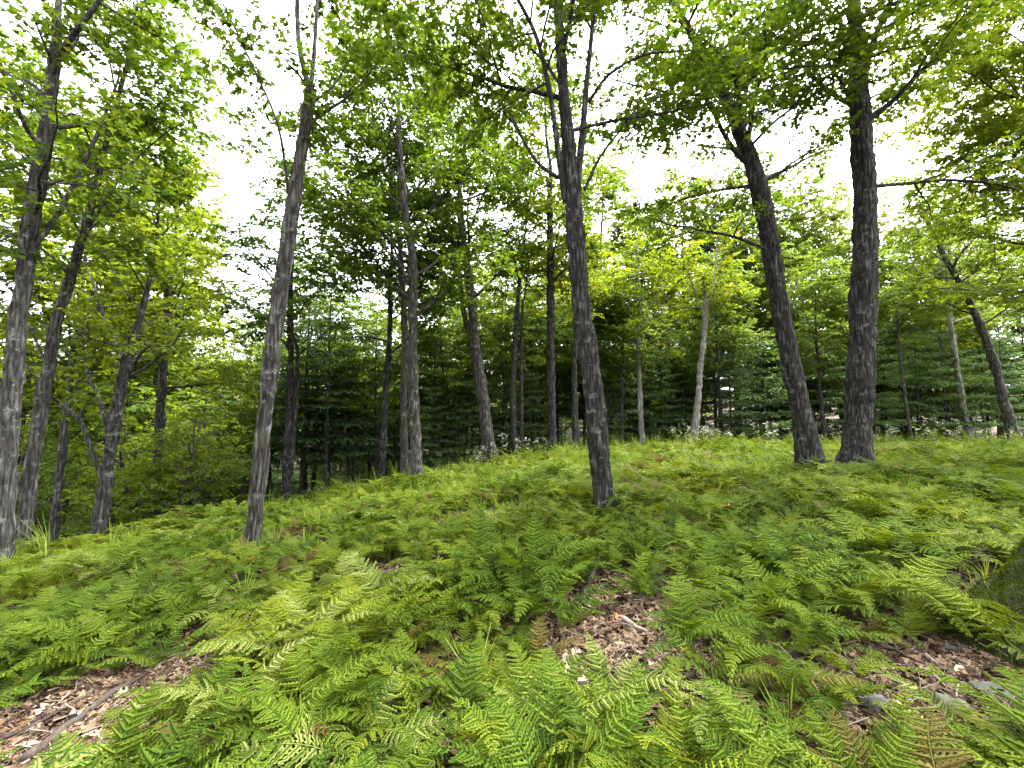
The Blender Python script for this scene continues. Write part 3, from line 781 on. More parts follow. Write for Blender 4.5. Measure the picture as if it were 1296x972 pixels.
PROTO = dict(
  maple_a=proto_broadleaf(101, 15, 3.6, 3.5, 27, 'leaf_far', .18),
  maple_b=proto_broadleaf(102, 13, 3.3, 2.4, 27, 'leaf_yellow', .18),
  maple_c=proto_broadleaf(103, 17, 3.6, 4.5, 27, 'leaf_maple', .18),
  maple_y=proto_broadleaf(106, 11, 2.8, 4.2, 30, 'leaf_far', .16),
  beech_a=proto_broadleaf(104, 5.5, 2.2, 1.0, 15, 'leaf_far', .12, 1.0),
  beech_b=proto_broadleaf(105, 4.0, 1.8, .6, 14, 'leaf_yellow', .12, 1.0),
  shrub_a=proto_conifer(206, 4.2, 2.0, .15, 'needle_dark', step=.36, el=.25, droop=.3, dead=False),
  hemlock_a=proto_conifer(201, 13, 2.7, 3.6, 'needle_dark', step=.55, droop=.25),
  hemlock_b=proto_conifer(202, 10, 2.5, 2.6, 'needle_dark', step=.55, droop=.22),
  hemlock_c=proto_conifer(203, 8.5, 2.5, 1.3, 'needle_pale', step=.62, el=.25, droop=.2, dead=True),
  pine_a=proto_conifer(204, 5.0, 1.7, .35, 'needle_pale', step=.42, el=.3, droop=.22, size=.2, dead=False),
)
KNAME = dict(maple='maple_tree', beech='beech_sapling', hemlock='hemlock_tree', pine='pine_sapling')
def far_tree(kind, x, y, s, rot, label, group, cat='tree'):
    t, c = PROTO[kind]
    z = float(ground(x, y))
    root = link(KNAME[kind[:-2]], None, loc=(x, y, z), rot=(random.uniform(-.03, .03), random.uniform(-.03, .03), rot), scale=(s * random.uniform(.9, 1.1), s * random.uniform(.9, 1.1), s))
    tag(root, label, cat, group)
    link('trunk', t, root); link('crown', c, root)
    return root

random.seed(5)
def at(px, Y):
    return (px - W0 / 2) / F * Y, Y
LAB = {
 'beech': ('leafy low beech sapling on the slope below the mottled trunks', 'beech saplings on the slope below the ferns'),
 'hemlock': ('dark hemlock with bare lower twigs in the wood behind the ferny brow', 'hemlocks in the wood behind the brow'),
 'pale_hemlock': ('pale green hemlock with low sweeping boughs at the edge of the wood', 'pale hemlocks along the wood edge'),
 'maple': ('leafy maple with slim trunk in the wood behind the ferny brow', 'maples in the wood behind the brow'),
 'young': ('young light-crowned maple at the edge of the wood', 'young maples along the wood edge'),
 'valley': ('yellow-green maple down the slope behind the crooked tree', 'maples down the slope'),
}
FRONT = [(-1.09, 'the thick forked mottled trunk'), (-.97, 'the crooked many-limbed tree'), (-.83, 'the dark leaf-clad trunk'), (-.58, 'the lone grey-barked tree'), (-.40, 'the shaded double trunk'),
         (-.24, 'the stout pale-grey trunk'), (-.06, 'the forked grey trunk'), (.09, 'the dark pole-like trunk'), (.20, 'the lone ridged trunk'), (.30, 'the slender birch stem'), (.43, 'the half-bare whitish trunk'),
         (.64, 'the dark leaning trunk'), (.82, 'the stout straight dark trunk'), (.94, 'the thin bare sapling'), (1.06, 'the pale mottled leaning stem'), (1.18, 'the grey trunk over the far grass')]
LOOK = {'beech': 'leafy low beech sapling', 'hemlock': 'dark bare-footed hemlock', 'pale_hemlock': 'pale green hemlock with sweeping boughs', 'maple': 'leafy maple in the wood', 'valley': 'yellow-green maple', 'young': 'young light-crowned maple'}
def far_label(lk, x, y, s):
    w = min(FRONT, key=lambda a: abs(a[0] - x / y))[1]
    how = 'close behind' if y < 21 else 'behind' if y < 27 else 'deep in the wood behind'
    big = {'beech': (.85, 'small '), 'hemlock': (.86, 'small '), 'pale_hemlock': (.86, 'small ')}.get(lk)
    pre = big[1] if big and s < big[0] else ''
    return pre + LOOK[lk].replace(' in the wood', '') + ' ' + how + ' ' + w, LAB[lk][1]
FAR = [
 # px, Y, kind, scale, label key
 (60, 13, 'beech_a', .8, 'beech'), (160, 12.8, 'beech_b', .7, 'beech'), (225, 13, 'beech_a', .75, 'beech'), (265, 14, 'beech_b', .9, 'beech'),
 (20, 15, 'beech_a', 1, 'beech'), (140, 16, 'beech_a', 1.1, 'beech'), (245, 17, 'beech_a', 1.1, 'beech'), (300, 17, 'beech_b', 1.2, 'beech'), (185, 15, 'beech_b', 1.2, 'beech'), (85, 17, 'beech_a', 1.2, 'beech'),
 (30, 15.5, 'maple_c', 1.15, 'valley'), (125, 17, 'maple_a', 1.2, 'valley'), (205, 20, 'maple_b', 1.15, 'valley'),
 (335, 19, 'hemlock_c', .7, 'pale_hemlock'), (275, 21, 'hemlock_c', .85, 'pale_hemlock'), (200, 20, 'hemlock_c', .8, 'pale_hemlock'),
 (40, 22, 'maple_b', .9, 'valley'), (130, 21, 'maple_b', .95, 'valley'), (230, 24, 'maple_b', 1, 'valley'), (300, 23, 'maple_a', .8, 'valley'), (-30, 20, 'maple_b', .9, 'valley'),
 (180, 30, 'maple_b', 1.1, 'valley'), (280, 32, 'maple_b', 1.1, 'valley'),
 (385, 19, 'hemlock_a', .85, 'hemlock'), (415, 18, 'hemlock_b', 1, 'hemlock'), (445, 20, 'hemlock_b', .85, 'hemlock'), (470, 25, 'hemlock_a', .8, 'hemlock'), (500, 21, 'hemlock_b', .75, 'hemlock'),
 (548, 18.5, 'hemlock_b', .7, 'hemlock'), (565, 21, 'hemlock_c', .8, 'pale_hemlock'), (590, 20, 'hemlock_b', .75, 'hemlock'), (640, 22, 'hemlock_c', .9, 'pale_hemlock'), (675, 21, 'hemlock_b', .8, 'hemlock'),
 (705, 24, 'hemlock_b', .9, 'hemlock'), (740, 23, 'hemlock_b', .8, 'hemlock'), (775, 23, 'hemlock_b', .85, 'hemlock'), (835, 24, 'hemlock_b', .9, 'hemlock'), (865, 23, 'hemlock_c', .8, 'pale_hemlock'),
 (905, 24, 'hemlock_b', .95, 'hemlock'), (935, 26, 'hemlock_a', .8, 'hemlock'), (1000, 25, 'hemlock_b', 1, 'hemlock'), (1040, 24, 'hemlock_c', .95, 'pale_hemlock'), (1075, 26, 'hemlock_b', 1, 'hemlock'),
 (1120, 24, 'hemlock_c', .9, 'pale_hemlock'), (1165, 25, 'hemlock_c', .9, 'pale_hemlock'), (1200, 23, 'hemlock_c', .8, 'pale_hemlock'), (1250, 24, 'hemlock_c', .9, 'pale_hemlock'), (1300, 23, 'hemlock_c', .9, 'pale_hemlock'), (1350, 24, 'hemlock_c', .9, 'pale_hemlock'),
 (400, 26, 'maple_c', 1, 'maple'), (450, 30, 'maple_c', 1, 'maple'), (540, 26, 'maple_a', 1.1, 'maple'), (575, 31, 'maple_b', 1.1, 'maple'), (630, 29, 'maple_a', 1, 'maple'), (680, 31, 'maple_c', .9, 'maple'),
 (725, 30, 'maple_b', 1.05, 'maple'), (770, 29, 'maple_a', 1.42, 'maple'), (820, 30, 'maple_b', 1.42, 'maple'), (870, 31, 'maple_a', 1.42, 'maple'), (925, 31, 'maple_a', 1.42, 'maple'), (975, 30, 'maple_a', 1.42, 'maple'), (1020, 32, 'maple_a', 1.42, 'maple'),
 (1060, 33, 'maple_a', 1.42, 'maple'), (1120, 31, 'maple_a', 1, 'maple'), (1165, 29, 'maple_a', 1.05, 'maple'), (1215, 30, 'maple_b', 1.05, 'maple'), (1260, 29, 'maple_a', 1.1, 'maple'), (420, 21, 'maple_y', .8, 'young'), (475, 19, 'maple_y', .75, 'young'), (560, 19, 'maple_y', .75, 'young'), (640, 20, 'maple_y', .8, 'young'), (680, 22, 'maple_y', .85, 'young'), (750, 21, 'maple_y', .8, 'young'), (785, 20, 'maple_y', .75, 'young'), (915, 21, 'maple_y', .85, 'young'), (1045, 21, 'maple_y', .85, 'young'), (350, 20, 'maple_y', .8, 'young'),
 (548, 17.6, 'hemlock_c', .5, 'pale_hemlock'), (577, 18.2, 'hemlock_c', .55, 'pale_hemlock'), (640, 18.8, 'hemlock_c', .55, 'pale_hemlock'), (672, 19.2, 'hemlock_c', .5, 'pale_hemlock'), (770, 20.5, 'hemlock_c', .55, 'pale_hemlock'), (838, 20.5, 'hemlock_c', .6, 'pale_hemlock'), (925, 21, 'hemlock_c', .6, 'pale_hemlock'), (1105, 20.5, 'hemlock_c', .75, 'pale_hemlock'), (1160, 21, 'hemlock_c', .7, 'pale_hemlock'), (1195, 21.5, 'hemlock_c', .75, 'pale_hemlock'), (1265, 21, 'hemlock_c', .7, 'pale_hemlock'),
 (1310, 29, 'maple_b', 1.1, 'maple'), (760, 25, 'maple_b', .85, 'maple'), (850, 26, 'maple_b', .9, 'maple'), (950, 27, 'maple_a', 1.0, 'maple'), (1010, 27, 'maple_b', .95, 'maple'), (1095, 27, 'maple_a', 1.05, 'maple'), (1185, 25, 'maple_b', 1.0, 'maple'), (610, 25, 'maple_b', .95, 'maple'), (700, 27, 'maple_b', 1.0, 'maple'), (385, 24, 'maple_b', 1, 'maple'),
 (885, 27, 'hemlock_b', .8, 'hemlock'), (960, 29, 'hemlock_b', .9, 'hemlock'), (1140, 28, 'hemlock_b', .9, 'hemlock'), (1225, 26, 'hemlock_b', .8, 'hemlock'), (1275, 29, 'hemlock_b', .9, 'hemlock'), (795, 27, 'hemlock_b', .8, 'hemlock'), (1360, 27, 'maple_a', 1.1, 'maple'),
]
for px, Y, kind, s, lk in FAR:
    x, y = at(px, Y)
    far_tree(kind, x, y, s, random.uniform(0, 6.28), *far_label(lk, x, y, s))
x, y = at(968, 19.2)
far_tree('pine_a', x, y, 1.0, .7, 'bushy bright green pine sapling beside the dark leaning trunk', None)

# ------------------------------------------------------------------ geometry-node scatter for masses nobody could count
def scatter(name, label, P, rot, scl, idx, meshes, cat=None):
    col = bpy.data.collections.new(name + "_source")
    for i, me in enumerate(meshes):
        ob = bpy.data.objects.new("%s_source_%02d" % (name, i), me); col.objects.link(ob)
    me = bpy.data.meshes.new(name)
    me.vertices.add(len(P)); me.vertices.foreach_set("co", np.asarray(P, np.float32).ravel())
    for nm, ty, arr, key in (("rot", 'FLOAT_VECTOR', rot, "vector"), ("scl", 'FLOAT', scl, "value"), ("idx", 'INT', idx, "value")):
        at_ = me.attributes.new(nm, ty, 'POINT')
        at_.data.foreach_set(key, np.asarray(arr, np.int32 if ty == 'INT' else np.float32).ravel())
    ob = link(name, me)
    ng = bpy.data.node_groups.new(name, 'GeometryNodeTree')
    ng.interface.new_socket(name="Geometry", in_out='INPUT', socket_type='NodeSocketGeometry')
    ng.interface.new_socket(name="Geometry", in_out='OUTPUT', socket_type='NodeSocketGeometry')
    n, l = ng.nodes, ng.links
    gi, go = n.new("NodeGroupInput"), n.new("NodeGroupOutput")
    ci = n.new("GeometryNodeCollectionInfo"); ci.inputs["Collection"].default_value = col
    ci.inputs["Separate Children"].default_value = True; ci.inputs["Reset Children"].default_value = True
    ip = n.new("GeometryNodeInstanceOnPoints"); ip.inputs["Pick Instance"].default_value = True
    def attr(nm, ty):
        a = n.new("GeometryNodeInputNamedAttribute"); a.data_type = ty; a.inputs["Name"].default_value = nm
        return [s for s in a.outputs if s.enabled and s.name == "Attribute"][0]
    e2r = n.new("FunctionNodeEulerToRotation")
    l.new(attr("rot", 'FLOAT_VECTOR'), e2r.inputs[0])
    l.new(gi.outputs[0], ip.inputs["Points"]); l.new(ci.outputs[0], ip.inputs["Instance"])
    l.new(attr("idx", 'INT'), ip.inputs["Instance Index"])
    l.new(e2r.outputs[0], ip.inputs["Rotation"]); l.new(attr("scl", 'FLOAT'), ip.inputs["Scale"])
    l.new(ip.outputs[0], go.inputs[0])
    md = ob.modifiers.new("scatter", 'NODES'); md.node_group = ng
    tag(ob, label, cat, kind='stuff')
    return ob

def joined(meshes):
    a = Acc()
    out = bpy.data.meshes.new("tree_pair")
    return meshes

# distant wood
def distant_wood():
    rng = np.random.default_rng(900)
    P, idx, scl, rot = [], [], [], []
    src = []
    kinds = ['maple_a', 'maple_b', 'hemlock_a', 'hemlock_b', 'hemlock_c', 'beech_a', 'shrub_a', 'pine_a']
    for k in kinds: src += list(PROTO[k])
    for i in range(230):
        Yd = rng.uniform(34, 75); az = rng.uniform(-1.15, 1.15)
        x, y = Yd * math.sin(az), Yd * math.cos(az)
        if y < crest(x) + 12: continue
        k = rng.choice(5, p=[.25, .2, .2, .2, .15]); s = rng.uniform(.75, 1.0); r = rng.uniform(0, 6.28)
        z = float(ground(x, y))
        for j in (0, 1):
            P.append((x, y, z)); idx.append(2 * k + j); scl.append(s); rot.append((0, 0, r))
    # low young growth under the canopy
    for i in range(300):
        Yd = rng.uniform(25, 46); az = rng.uniform(-1.2, 1.2)
        x, y = Yd * math.sin(az), Yd * math.cos(az)
        if y < crest(x) + 7: continue
        k = rng.choice([5, 6, 7, 4]); s = rng.uniform(.4, .75) * (.65 if k == 4 else 1); r = rng.uniform(0, 6.28); z = float(ground(x, y)) - .1
        for j in (0, 1):
            P.append((x, y, z)); idx.append(2 * k + j); scl.append(s); rot.append((0, 0, r))
    for i in range(70):
        Yd = rng.uniform(26, 33); az = rng.uniform(.25, 1.0)
        x, y = Yd * math.sin(az), Yd * math.cos(az)
        if y < crest(x) + 4: continue
        k = rng.choice([6, 7]); s = rng.uniform(.35, .6); r = rng.uniform(0, 6.28); z = float(ground(x, y)) - .1
        for j in (0, 1):
            P.append((x, y, z)); idx.append(2 * k + j); scl.append(s); rot.append((0, 0, r))
    scatter('distant_forest', 'dim distant forest closing the view behind all the trunks', P, rot, scl, idx, src, 'forest')
distant_wood()

# ------------------------------------------------------------------ ferns
def frond_mesh(name, mat, seed, L=.55, W=.13, n=17, e0=1.15, e1=-.35, teeth=5, stalk=.2):
    rng = np.random.default_rng(seed)
    s = np.linspace(0, 1, 15); ang = e0 + (e1 - e0) * s ** 1.2
    dx = np.cos(ang) * L / 14; dz = np.sin(ang) * L / 14
    X = np.concatenate([[0], np.cumsum(dx[:-1])]); Z = np.concatenate([[0], np.cumsum(dz[:-1])])
    sway = rng.normal(0, .09) * s ** 2
    C = np.stack([X, sway, Z], 1)
    a = Acc(); 
    tube(a, C, .0026 * (1 - s * .75), 3)
    TR, VV, off = [], [], 0
    Tn = unit(np.gradient(C, axis=0))
    for i in range(n):
        u = stalk + (1 - stalk) * (i + .3) / n
        k = min(13, int(u * 14)); f = u * 14 - k
        p = C[k] * (1 - f) + C[k + 1] * f; t = Tn[k]
        q = (u - stalk) / (1 - stalk)
        w = W * min(1, .62 + q * 2.0) * max(.06, (1 - q)) ** .82
        nrm = np.array([-t[2], 0, t[0]])
        if nrm[2] < 0: nrm = -nrm
        for sg in (-1, 1):
            if rng.random() < .05: continue
            wl = w * rng.uniform(.84, 1.1)
            d = unit(np.array([0, sg, 0]) + t * rng.uniform(.2, .52) + nrm * rng.normal(-.06, .13))
            b = np.cross(nrm, d); b = b / np.linalg.norm(b)
            gap = L * (1 - stalk) / n; dr0 = rng.normal(-.18, .12)
            m = teeth if q < .75 else max(2, teeth - 2)
            dro = dr0 * wl
            cen = [p + d * wl * (e / m) + UP * dro * (e / m) ** 2 + t * wl * .22 * (e / m) ** 2 for e in range(m + 1)]
            VV += cen; c_ = off; off += m + 1
            for ss in (-1, 1):
                prev = c_
                for e in range(m):
                    h0 = gap * .50 * (1 - .8 * e / m) ** .8; h1 = gap * .50 * (1 - .8 * (e + 1) / m) ** .8
                    VV.append(cen[e] * .3 + cen[e + 1] * .7 + b * ss * h0 - nrm * h0 * .12); tooth = off; off += 1
                    VV.append(cen[e + 1] + b * ss * h1 * .5); notch = off; off += 1
                    TR += [(c_ + e, prev, tooth), (c_ + e, tooth, c_ + e + 1), (c_ + e + 1, tooth, notch)] if prev != c_ else [(c_ + e, tooth, c_ + e + 1), (c_ + e + 1, tooth, notch)]
                    prev = notch
    a.tris(np.array(VV), TR)
    return a.mesh(name, mat)

FERN_MATS = ['fern_green', 'fern_yellow', 'fern_pale', 'fern_bronze']
FROND_SHAPES = [dict(L=.56, W=.135, e0=1.35, e1=-.45), dict(L=.62, W=.15, e0=1.25, e1=-.65), dict(L=.50, W=.13, e0=1.4, e1=.1),
                dict(L=.56, W=.14, e0=1.1, e1=-.35), dict(L=.66, W=.145, e0=1.35, e1=-.85), dict(L=.44, W=.125, e0=1.0, e1=-.1),
                dict(L=.58, W=.15, e0=1.05, e1=-.6), dict(L=.36, W=.12, e0=1.35, e1=.3), dict(L=.68, W=.11, e0=1.0, e1=-.9)]
FRONDS = {(m, i): frond_mesh('frond', M[m], 300 + i, **sh) for m in FERN_MATS for i, sh in enumerate(FROND_SHAPES)}
FRONDS_LOW = {(m, i): frond_mesh('frond_far', M[m], 300 + i, n=12, teeth=2, **sh) for m in FERN_MATS for i, sh in enumerate(FROND_SHAPES)}

def clump_mesh(name, mat, seed, low=False):
    rng = np.random.default_rng(seed)
    a = Acc()
    nf = rng.integers(5, 8)
    for k in range(nf):
        me = (FRONDS_LOW if low else FRONDS)[(mat, int(rng.integers(0, 9)))]
        V = np.zeros(len(me.vertices) * 3, np.float32); me.vertices.foreach_get("co", V); V = V.reshape(-1, 3)
        az = 2 * math.pi * k / nf + rng.normal(0, .5); sc = rng.uniform(.7, 1.1)
        c, s_ = math.cos(az), math.sin(az)
        V2 = np.stack([V[:, 0] * c - V[:, 1] * s_, V[:, 0] * s_ + V[:, 1] * c, V[:, 2]], 1) * sc + np.array([rng.normal(0, .04), rng.normal(0, .04), 0])
        qs, ts = [], []
        for p in me.polygons:
            (qs if len(p.vertices) == 4 else ts).append(tuple(p.vertices))
        n0 = a.n
        a.quads(V2, np.array(qs)); a.t.append(np.array(ts, np.int32) + n0)
    return a.mesh(name, M[mat])

# bare patches (pixels in the photograph turned into places on the ground): x, y, radius
PATCH = []
for px, py, r in [(60, 955, .48), (150, 905, .40), (10, 920, .32), (210, 870, .25), (745, 775, .22), (750, 820, .30), (800, 815, .34), (735, 860, .26), (840, 860, .28), (765, 745, .2), (870, 800, .2),
                  (1180, 905, .30), (1250, 880, .40), (1130, 900, .22), (1215, 845, .3), (475, 735, .35), (300, 800, .25), (260, 830, .2), (940, 700, .2), (1160, 930, .22), (1235, 925, .28), (1280, 905, .28), (560, 870, .12), (130, 770, .25)]:
    p = pix_ground(px, py); PATCH.append((p[0], p[1], r * 1.2))
TREE_XY = [tuple(o.location[:2]) for o in COL.objects if o.parent is None and o.get("category") == 'tree' and o.location[1] < 13]

def patch_depth(x, y):
    return min(math.hypot(x - a, (y - b)) / r for a, b, r in PATCH)

def smooth_noise(x, y, s):
    return .5 + .25 * math.sin(x * s + 1.3 * math.sin(y * s * .7 + 2)) + .25 * math.sin(y * s * 1.1 + 1.7 * math.sin(x * s * .6 + 5))

rngf = np.random.default_rng(4242)
SPOTS = []
yy = 1.25
while yy < 20:
    cell = .235 if yy < 5 else .27 if yy < 9 else .34
    half = 1.32 * yy + 1.8
    xx = -half
    while xx < half:
        x = xx + rngf.uniform(-.5, .5) * cell; y = yy + rngf.uniform(-.5, .5) * cell
        xx += cell
        if y > crest(x) + .9: continue
        if math.hypot(x, y) < 1.35: continue
        pd = patch_depth(x, y)
        if pd < .8 and rngf.random() > .05: continue
        if pd < 1.2 and rngf.random() < .5: continue
        if min(math.hypot(x - a, y - b) for a, b in TREE_XY) < .2: continue
        if math.hypot(x - 4.0, y - 3.0) < .85: continue
        grassy = x > 2.0 and y > 10.5
        if grassy and rngf.random() < .15: continue
        if smooth_noise(x, y, 2.3) < .2 and rngf.random() < .55: continue
        SPOTS.append((x, y, float(ground(x, y))))
    yy += cell

def fern_tint(x, y):
    v = smooth_noise(x + 3, y - 2, 1.1) + rngf.normal(0, .16) + (.18 if y > 5 else 0)
    u = rngf.random()
    if u < .035: return 3
    if u < .11: return 2
    return 1 if v > .62 else 0

order = sorted(range(len(SPOTS)), key=lambda i: math.hypot(SPOTS[i][0], SPOTS[i][1]) + (50 if abs(SPOTS[i][0]) > 1.2 * SPOTS[i][1] + .35 else 0))
NEAR = order[:300]; REST = order[300:]
LANDMARK = [('beside the bare strip with the dark rotten branch', pix_ground(110, 920)[:2]), ('around the litter patch below the lone ridged trunk', pix_ground(780, 830)[:2]),
            ('near the grey stones by the mossy trunk', pix_ground(1200, 890)[:2]), ('in the thick fern bed between the two litter patches', pix_ground(470, 860)[:2]), ('in the fern bed between the litter patch and the stones', pix_ground(990, 870)[:2])]
TINT_WORD = ['fresh green', 'yellow-green', 'pale straw-green', 'bronze withering']
near_clumps = 0
for i in NEAR:
    x, y, z = SPOTS[i]
    ti = fern_tint(x, y)
    lm = min(LANDMARK, key=lambda a: math.hypot(a[1][0] - x, a[1][1] - y))[0]
    sc = float(rngf.uniform(.8, 1.2)) * (.7 + .75 * smooth_noise(x, y + 4, 3.1)) * (.85 if patch_depth(x, y) < 1.5 else 1)
    root = link('fern', None, loc=(x, y, z - .01), rot=(rngf.normal(0, .08), rngf.normal(0, .08), rngf.uniform(0, 6.28)), scale=sc)
    sw = 'small' if sc < .85 else 'tall' if sc > 1.2 else 'middling'
    tag(root, '%s %s fern %s' % (sw, TINT_WORD[ti], lm), 'fern', '%s %s ferns %s' % (sw, TINT_WORD[ti], lm))
    nf = int(rngf.integers(5, 7)); a0 = rngf.uniform(0, 6.28)
    for k in range(nf):
        f = link('frond', FRONDS[(FERN_MATS[ti], int(rngf.integers(0, 9)))], root, loc=(rngf.normal(0, .035), rngf.normal(0, .035), 0),
                 rot=(rngf.normal(0, .12), rngf.normal(0, .15), a0 + 2 * math.pi * k / nf + rngf.normal(0, .45)), scale=float(rngf.uniform(.75, 1.12)))
clumps, ckey = [], {}
for m in FERN_MATS:
    for v in range(4):
        ckey[(m, v, False)] = len(clumps); clumps.append(clump_mesh('fern_clump', m, 500 + v))
for m in FERN_MATS:
    for v in range(3):
        ckey[(m, v, True)] = len(clumps); clumps.append(clump_mesh('fern_clump_far', m, 600 + v, True))
P, R_, S_, I_ = [], [], [], []
for i in REST:
    x, y, z = SPOTS[i]; low = y > 8
    P.append((x, y, z - .01)); R_.append((rngf.normal(0, .09), rngf.normal(0, .09), rngf.uniform(0, 6.28)))
    S_.append(rngf.uniform(.75, 1.15) * (.65 + .8 * smooth_noise(x, y + 4, 3.1 if y < 6 else 2.0))); I_.append(ckey[(FERN_MATS[fern_tint(x, y)], int(rngf.integers(0, 3 if low else 4)), low)])
scatter('fern_bed', 'bed of green and yellow ferns covering the whole rise', P, R_, S_, I_, clumps, 'ferns')
print('ferns', len(NEAR), len(REST))

# ------------------------------------------------------------------ grass along the brow
def grass_tuft(seed, h):
    rng = np.random.default_rng(seed); a = Acc()
    for k in range(16):
        az = rng.uniform(0, 6.28); d = np.array([math.cos(az), math.sin(az), 0]); s = np.array([-d[1], d[0], 0])
        hh = h * rng.uniform(.5, 1.1); lean = rng.uniform(.1, .7); b = d * rng.uniform(0, .06); w = .004
        p0, p1, p2 = b, b + UP * hh * .55 + d * hh * lean * .3, b + UP * hh * .9 + d * hh * lean
        a.quads([p0 - s * w, p0 + s * w, p1 + s * w * .8, p1 - s * w * .8, p2 + s * .001, p2 - s * .001], [(0, 1, 2, 3), (3, 2, 4, 5)])
    return a.mesh('grass_tuft', M['grass'])
P, R_, S_, I_ = [], [], [], []
rngg = np.random.default_rng(8)
for i in range(16000):
    y = rngg.uniform(2.2, 19.5); x = rngg.uniform(-1.3 * y, 1.4 * y)
    if y > crest(x) + 1.2: continue
    if x > 1.5 and y > 9.5: pr = .7
    elif y > 10.5: pr = .35
    elif -3.5 < x < 0 and 8.5 < y: pr = .6
    else: pr = .12 if y > 5 else .05
    if patch_depth(x, y) < 1.6: continue
    if rngg.random() > pr: continue
    P.append((x, y, float(ground(x, y)))); R_.append((0, 0, rngg.uniform(0, 6.28))); S_.append(rngg.uniform(.7, 1.3)); I_.append(int(rngg.integers(3, 5)) if y > crest(x) - 2.2 and rngg.random() < .25 else int(rngg.integers(0, 3)))
scatter('meadow_grass', 'bright green grass growing along the brow of the rise', P, R_, S_, I_, [grass_tuft(1, .28), grass_tuft(2, .34), grass_tuft(3, .22), grass_tuft(4, .58), grass_tuft(5, .7)], 'grass')

# ------------------------------------------------------------------ weeds with pale heads on the brow
def weed(seed, h, leafy):
    rng = np.random.default_rng(seed)
    st, lf, fl = Acc(), Acc(), Acc()
    for k in range(3 if leafy else 2):
        d = rng.normal(0, .16, 2); s = np.linspace(0, 1, 6)
        C = np.stack([d[0] * h * s ** 1.5 + rng.normal(0, .04), d[1] * h * s ** 1.5 + rng.normal(0, .04), h * s * rng.uniform(.8, 1.05)], 1)
        tube(st, C, .006 * (1 - .6 * s), 4)
        m = 10 if leafy else 7
        u = rng.uniform(.2, .95, m); i = np.minimum((u * 5).astype(int), 4); f = (u * 5 - i)[:, None]
        pp = C[i] * (1 - f) + C[i + 1] * f; az = rng.uniform(0, 6.28, m)
        dd = np.stack([np.cos(az), np.sin(az), rng.normal(.1, .3, m)], 1)
        place_leaves(lf, pp, dd, np.tile(UP, (m, 1)) + rng.normal(0, .3, (m, 3)), rng.uniform(.10, .17, m), OVAL, OVAL_Q)
        q = 14; az = rng.uniform(0, 6.28, q)
        pp = C[-1] + rng.normal(0, .03, (q, 3)) + UP * rng.uniform(-.08, .05, (q, 1))
        place_leaves(fl, pp, np.stack([np.cos(az), np.sin(az), rng.normal(.5, .5, q)], 1), rng.normal(0, 1, (q, 3)), rng.uniform(.02, .045, q), KITE, KITE_Q)
    return st.mesh('stem', M['stalk']), lf.mesh('leaves', M['weed_leaf']), fl.mesh('flower_head', M['flower'])
WEEDS = [weed(1, .8, True), weed(2, .95, True), weed(3, .55, False), weed(4, .7, False)]
def put_weed(k, x, y, s, label, group):
    root = link('weed_plant', None, loc=(x, y, float(ground(x, y))), rot=(0, 0, random.uniform(0, 6.28)), scale=s)
    tag(root, label, 'weed', group)
    for nm, me in zip(('stem', 'leaves', 'flower_head'), WEEDS[k]):
        p = link(nm, me, root)
        if nm != 'stem': p["kind"] = 'stuff'
for px, Y, s in [(598, 14.2, .9), (610, 14.6, 1.0), (624, 14.3, .85), (638, 14.8, 1.1), (655, 14.9, .9), (668, 15.2, 1.1), (686, 15.6, .8), (605, 13.7, .7)]:
    x, y = at(px, Y); put_weed(random.randint(0, 1), x, y, s, 'whitish broad-leaved weed at the foot of the forked grey trunk', 'whitish weeds by the forked trunk')
for i in range(56):
    px = random.uniform(830, 1296); Y = random.uniform(15.8, 18.2)
    x, y = at(px, Y); put_weed(random.choice([2, 3, 3, 1]), x, y, random.uniform(.7, 1.2), 'pale seed-headed weed stalk on the far rim of the bright grass', 'seed-headed weeds along the grass rim')
for px in (452, 458, 464, 470):
    x, y = at(px, 11.6); put_weed(2, x, y, .6, 'small pale weed stalk on the brow before the dark hemlocks', 'small pale weeds on the brow')

# ------------------------------------------------------------------ leaf litter, single fallen leaves, sticks, stones
def dead_leaf(seed, mat):
    rng = np.random.default_rng(seed); a = Acc()
    t = LOBED.copy() if seed % 2 else OVAL.copy(); q = LOBED_Q if seed % 2 else OVAL_Q
    t[:, 2] += .9 * t[:, 1] ** 2 * rng.uniform(.3, 1.5) + .25 * (t[:, 0] - .5) ** 2 * rng.uniform(0, 2)
    a.quads((t - np.array([.5, 0, 0])) * .1, q)
    return a.mesh('fallen_leaf', M[mat])
def twig_bit(seed):
    rng = np.random.default_rng(seed); a = Acc()
    P = np.cumsum(np.vstack([[-.15, 0, 0], rng.normal(0, .012, (6, 3)) * [1, 1, .4] + [.05, 0, 0]]), axis=0)
    tube(a, P, np.linspace(.006, .002, 7), 5)
    tube(a, np.array([P[3], P[3] + [.04, .05, .01], P[3] + [.07, .1, .01]]), [.003, .002, .001], 4)
    return a.mesh('twig_bit', M['stick_pale' if seed == 1 else 'stick'])
rngl = np.random.default_rng(31)
P, R_, S_, I_ = [], [], [], []
def drop(x, y):
    P.append((x, y, float(ground(x, y)) + rngl.uniform(.004, .022))); R_.append((rngl.normal(0, .35), rngl.normal(0, .35), rngl.uniform(0, 6.28)))
    S_.append(rngl.uniform(.35, .85)); I_.append(int(rngl.integers(0, 4)) if rngl.random() < .9 else int(rngl.integers(4, 6)))
for a, b, r in PATCH:
    for k in range(int(2000 * r * r * 4)):
        t = rngl.uniform(0, 6.28); q = r * 1.5 * math.sqrt(rngl.random())
        drop(a + q * math.cos(t), b + q * math.sin(t))
for k in range(20000):
    y = rngl.uniform(.6, 8); x = rngl.uniform(-1.4 * y - 1, 1.4 * y + 1); drop(x, y)
